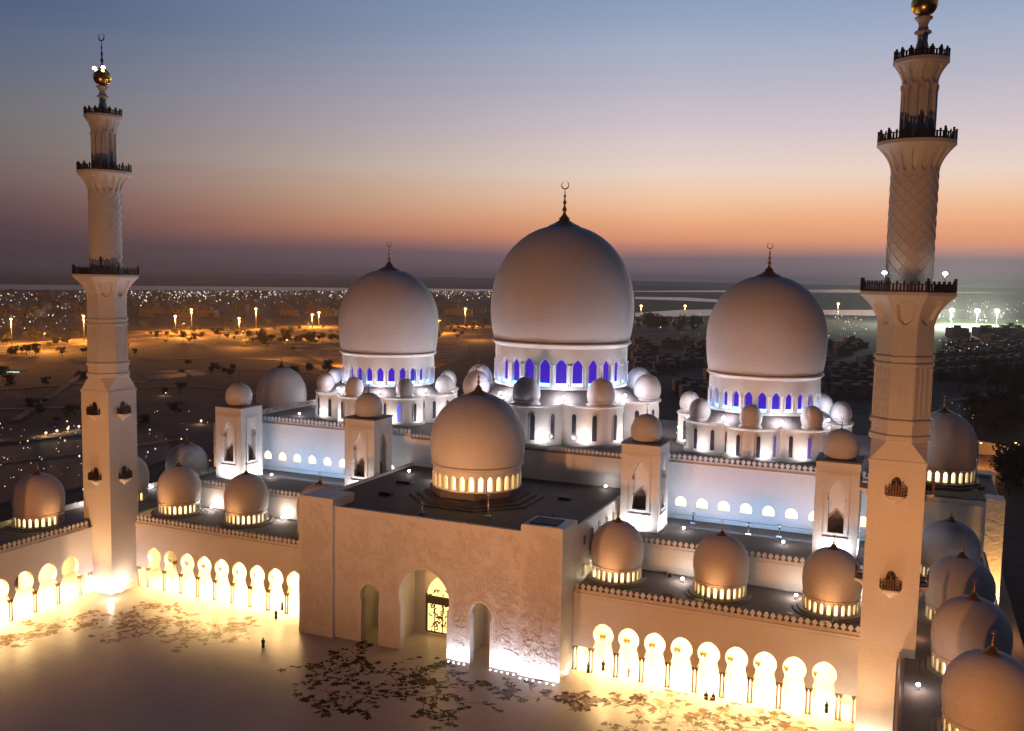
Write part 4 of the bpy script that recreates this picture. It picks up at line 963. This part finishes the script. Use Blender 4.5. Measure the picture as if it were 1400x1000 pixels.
row(30,lambda:(random.uniform(0,120),random.gauss(465,8)))
row(12,lambda:(random.uniform(230,470),random.uniform(508,520)))
row(24,lambda:(random.uniform(0,400),random.gauss(440,5)))
first=[True]*3
for px,py in spots:
    b=gp(px,py); k=random.randrange(3); dep=(b-Vector(CAM)).dot(FW); sc=random.uniform(.45,1.0) if px<700 else random.uniform(.8,1.3)*(1.0+max(0,dep-500)/2500)
    where='by the orange road beyond the left arcade' if px<200 and py<500 else 'in the garden left of the far minaret' if px<200 else 'beyond the hall to the left of the great dome' if px<700 else 'beyond the hall right of the great dome' if px<1000 else 'right of the near minaret'
    lab=['round dark tree ','low dark tree ','tall dark tree '][k]+where
    if first[k]: o=protos[k]; o.location=b; o['label']=lab; first[k]=False
    else: o=copy_tree(protos[k],b,random.uniform(0,6),lab)
    o.scale=(sc,sc,sc*random.uniform(.85,1.1)); o['group']='trees '+where
# houses of the dark suburb
def make_house(w,d,h,lab):
    t=thing('villa',lab,'house',(0,0,0),'villas in the dark suburb'); mb=MB(); mb.box(-w/2,-d/2,0,w/2,d/2,h); mb.box(-w/2+1,-d/2-2,0,w/2-5,-d/2,h*.55); build(mb,'wall',housem,t)
    mb=MB(); mb.box(-w/2-.2,-d/2-.2,h,w/2+.2,d/2+.2,h+.5); mb.box(-w/6,-d/6,h+.5,w/6,d/6,h+2.6); build(mb,'roof',houseroof,t)
    for i in range(3):
        for z in (1.2,h*.6):
            x=-w/2+w*(i+.5)/3; mb=MB(); mb.box(x-.7,-d/2-.06 if z>2 else -d/2-2.06,z,x+.7,-d/2+.0 if z>2 else -d/2-2.0,z+1.5)
            if z>2 or i<2: build(mb,'window',housewin,t)
    return t
hp=[make_house(15,13,7.5,''),make_house(12,16,6.5,'')]; hf=[True,True]; random.seed(4)
hs=[]
for j,(y0,n) in enumerate(((494,13),(506,11),(519,10))):
    for i in range(n): hs.append((1286+i*(150/n)+random.uniform(-2,2),y0-i*1.1+random.uniform(-.8,.8)))
for j in range(70): hs.append((random.uniform(868,1190),random.uniform(470,545)))
for j in range(30): hs.append((random.uniform(1284,1420),random.uniform(455,488)))
for j in range(110): hs.append((random.uniform(0,690),random.uniform(402,434)))
for px,py in hs:
    b=gp(px,py); k=random.randrange(2); dep=(b-Vector(CAM)).dot(FW)
    where='right of the near minaret' if px>1200 else 'between the great dome and the near minaret' if px>860 else 'in the far city on the left'
    lab=('wide' if k==0 else 'deep')+' flat-roofed dim villa '+where
    if hf[k]: o=hp[k]; o.location=b; o['label']=lab; hf[k]=False
    else: o=copy_tree(hp[k],b,0,lab)
    o.rotation_euler=(0,0,random.choice((0,PI/2))+.35); sc=1 if dep<1200 else 1.6; o.scale=(sc,sc,sc*.9); o['group']='villas '+where
# long low wall and shed by the right road, green-lit canopy on the left
t=thing('boundary_wall','low tan boundary wall beside the orange-lit road at the right edge','wall',gp(1335,622)); b0,b1=gp(1325,618),gp(1387,630); mb=MB()
d=(b1-b0); a=math.atan2(d.y,d.x); m_=(b0+b1)/2; mb.obox((m_.x,m_.y,-3),d.length,.5,5.0,a); build(mb,'wall',marble,t,t); mb=MB(); mb.obox((m_.x,m_.y,2.0),d.length+.3,.7,.25,a); build(mb,'coping',kerbm,t,t)
t=thing('fuel_canopy','low canopy with a pale green lit edge in dark ground left of the far minaret','canopy',gp(16,520)); b=gp(16,520); mb=MB(); mb.obox((b.x,b.y,b.z+5),15,8,.8,.4); build(mb,'roof',houseroof,t,t)
mb=MB()
for s in (-5,5): mb.tube([(b.x+s,b.y+s*.4,b.z),(b.x+s,b.y+s*.4,b.z+5)],.2)
build(mb,'post',metal,t,t); mb=MB(); mb.obox((b.x+1.6,b.y-4.3,b.z+5.1),14.5,.15,.5,.4); build(mb,'lit_fascia',glow('green_fascia',(.5,.9,.75,1),1.5),t,t)

# ------------------------------------------------------------------ amber floodlighting from the far side of the court
def flood(loc,tgt,e,col=AMBER,sp=70,r=1.5): light('amber_flood','SPOT',loc,col,e,target=tgt,radius=r,spot=R_(sp),blend=.95)
for xt in (-88,-58,-28,2,32,62,92): flood((xt*.7,-118,13.5),(xt,5,13),36000 if abs(xt)<30 else 125000,sp=40)
flood((-40,-100,14),(-71.3,-2.7,62),150000,sp=44,col=(1,.44,.18)); flood((60,-95,14),(71.3,-2.7,60),125000,sp=50,col=(1,.44,.18)); flood((-10,-150,14),(0,50,60),420000,sp=44,col=(1,.45,.2))
flood((76,-120,17),(84,0,18),24000,sp=40)
for x in (-74,-57,-39.5,20-0,37.5,54.5,69):
    pass
for dx_,dy_ in G1+[(-65.3,9.4),(-48.3,9.7),(-30.5,9.2)]: light('dome_amber','SPOT',(dx_,dy_-7.6,14.3),(1,.47,.18),700,target=(dx_,dy_,19.5),radius=.4,spot=R_(62),blend=.8)
light('dome_amber','SPOT',(-74.4,-12,14.3),(1,.47,.18),650,target=(-82.2,-10.3,19.5),radius=.4,spot=R_(62),blend=.8)
light('pier_amber','AREA',(90,47.8,1),(1,.5,.16),7000,target=(88,51.2,14),size=3,size_y=.5)
light('pier_amber','AREA',(-91,47.8,1),(1,.5,.16),5000,target=(-91,51.2,14),size=3,size_y=.5)
for sg in (1,-1):
    for y in (7,14,21,28): light('side_wash','AREA',(sg*25.7,y,13.7 if y<15 else 18.5),(1,.86,.68),300,target=(sg*24.5,y,22),size=4,size_y=.3)
for y in (-38,-18,2,24): light('dome_amber','POINT',(75.0,y,14.6),(1,.5,.25),110,radius=.4)
for x in (-12,0,12): light('dome_amber','SPOT',(x,-3.6,24.2),(1,.48,.2),1500,target=(0,15,33),radius=.4,spot=R_(80),blend=.7)
# ------------------------------------------------------------------ sky and world
w=bpy.data.worlds.new('World'); scn.world=w; w.use_nodes=True; nt=w.node_tree; nt.nodes.clear(); L=nt.links
out=nt.nodes.new('ShaderNodeOutputWorld'); bg=nt.nodes.new('ShaderNodeBackground'); L.new(bg.outputs[0],out.inputs[0])
tc=nt.nodes.new('ShaderNodeTexCoord'); sp=nt.nodes.new('ShaderNodeSeparateXYZ'); L.new(tc.outputs['Generated'],sp.inputs[0])
def mth(op,a,b=None,c=None,cl=False):
    n=nt.nodes.new('ShaderNodeMath'); n.operation=op; n.use_clamp=cl
    for i,v in enumerate((a,b,c)):
        if v is None: continue
        if hasattr(v,'node'): L.new(v,n.inputs[i])
        else: n.inputs[i].default_value=v
    return n.outputs[0]
X,Y,Z=sp.outputs
hyp=mth('SQRT',mth('ADD',mth('MULTIPLY',X,X),mth('MULTIPLY',Y,Y)))
az=mth('DIVIDE',Y,mth('MAXIMUM',hyp,.001))
fz=mth('POWER',mth('DIVIDE',mth('SUBTRACT',az,.60),.37,cl=True),1.6)
# soft cloud streaks
cmb=nt.nodes.new('ShaderNodeCombineXYZ'); L.new(mth('MULTIPLY',X,2.0),cmb.inputs[0]); L.new(mth('MULTIPLY',Y,2.0),cmb.inputs[1]); L.new(mth('MULTIPLY',Z,26.0),cmb.inputs[2])
ns=nt.nodes.new('ShaderNodeTexNoise'); ns.inputs['Scale'].default_value=1.3; ns.inputs['Detail'].default_value=4; L.new(cmb.outputs[0],ns.inputs['Vector'])
zz=mth('ADD',Z,mth('MULTIPLY',mth('SUBTRACT',ns.outputs['Fac'],.5),.014))
e_=mth('MULTIPLY',zz,1/.30,cl=True)
def ramp(stops):
    r=nt.nodes.new('ShaderNodeValToRGB'); L.new(e_,r.inputs[0]); el=r.color_ramp.elements
    el[0].position=stops[0][0]; el[0].color=srgb(*stops[0][1]); el[1].position=stops[-1][0]; el[1].color=srgb(*stops[-1][1])
    for p,c in stops[1:-1]: e=el.new(p); e.color=srgb(*c)
    return r.outputs[0]
def yz(px,y): 
    v=(FW*FPX+RT*(px-700)-UP*(y-500)).normalized(); return v.z/.30
rL=ramp([(0,(58,50,58))]+[(yz(40,y),c) for y,c in ((345,(66,56,66)),(310,(78,64,74)),(285,(98,76,82)),(240,(117,97,98)),(200,(120,110,109)),(150,(116,113,118)),(100,(104,110,127)),(50,(92,104,130)),(0,(79,97,126)))])
rR=ramp([(0,(112,98,108)),]+[(yz(920,y),c) for y,c in ((385,(110,97,108)),(352,(126,104,114)),(344,(170,120,115)),(328,(226,150,116)),(300,(245,179,136)),(270,(247,203,170)),(240,(240,215,200)),(180,(214,200,205)),(120,(190,186,200)),(60,(165,176,200)),(0,(142,161,191)))])
mx=nt.nodes.new('ShaderNodeMix'); mx.data_type='RGBA'; L.new(fz,mx.inputs['Factor']); L.new(rL,mx.inputs['A']); L.new(rR,mx.inputs['B'])
# towards the zenith the sky darkens to deep blue; behind the camera it is dusk already
hi=mth('DIVIDE',mth('SUBTRACT',Z,.30),.35,cl=True)
mx2=nt.nodes.new('ShaderNodeMix'); mx2.data_type='RGBA'; L.new(hi,mx2.inputs['Factor']); L.new(mx.outputs['Result'],mx2.inputs['A']); mx2.inputs['B'].default_value=srgb(38,48,78)
bk=mth('MULTIPLY',mth('SUBTRACT',.35,az),1.1,cl=True)
mx3=nt.nodes.new('ShaderNodeMix'); mx3.data_type='RGBA'; L.new(bk,mx3.inputs['Factor']); L.new(mx2.outputs['Result'],mx3.inputs['A']); mx3.inputs['B'].default_value=srgb(30,30,44)
L.new(mx3.outputs['Result'],bg.inputs[0]); bg.inputs[1].default_value=1.0
s=bpy.data.lights.new('sun','SUN'); s.energy=.04; s.angle=R_(10); s.color=(1,.6,.4); so=bpy.data.objects.new('sun',s); COL.objects.link(so); so.rotation_euler=Vector((0,-1,-.05)).to_track_quat('-Z','Y').to_euler()
# ------------------------------------------------------------------ render settings
if HAZE:
    mb=MB(); mb.box(-14000,-1500,-5,14000,14000,130); m=bpy.data.materials.new('haze'); m.use_nodes=True; n=m.node_tree; n.nodes.clear()
    o_=n.nodes.new('ShaderNodeOutputMaterial'); v=n.nodes.new('ShaderNodeVolumePrincipled'); v.inputs['Color'].default_value=(.8,.78,.8,1); v.inputs['Density'].default_value=HAZE; v.inputs['Anisotropy'].default_value=.3
    n.links.new(v.outputs[0],o_.inputs['Volume']); h=build(mb,'haze',m); tag(h,'thin dusk haze over the plain','haze'); h['kind']='stuff'
scn.view_settings.view_transform='Standard'; scn.view_settings.look='None'; scn.view_settings.gamma=1; scn.view_settings.exposure=0
cy=scn.cycles; cy.use_denoising=True; cy.max_bounces=5; cy.diffuse_bounces=3; cy.glossy_bounces=2; cy.transmission_bounces=2; cy.sample_clamp_indirect=4; cy.use_light_tree=True; cy.caustics_reflective=False; cy.caustics_refractive=False
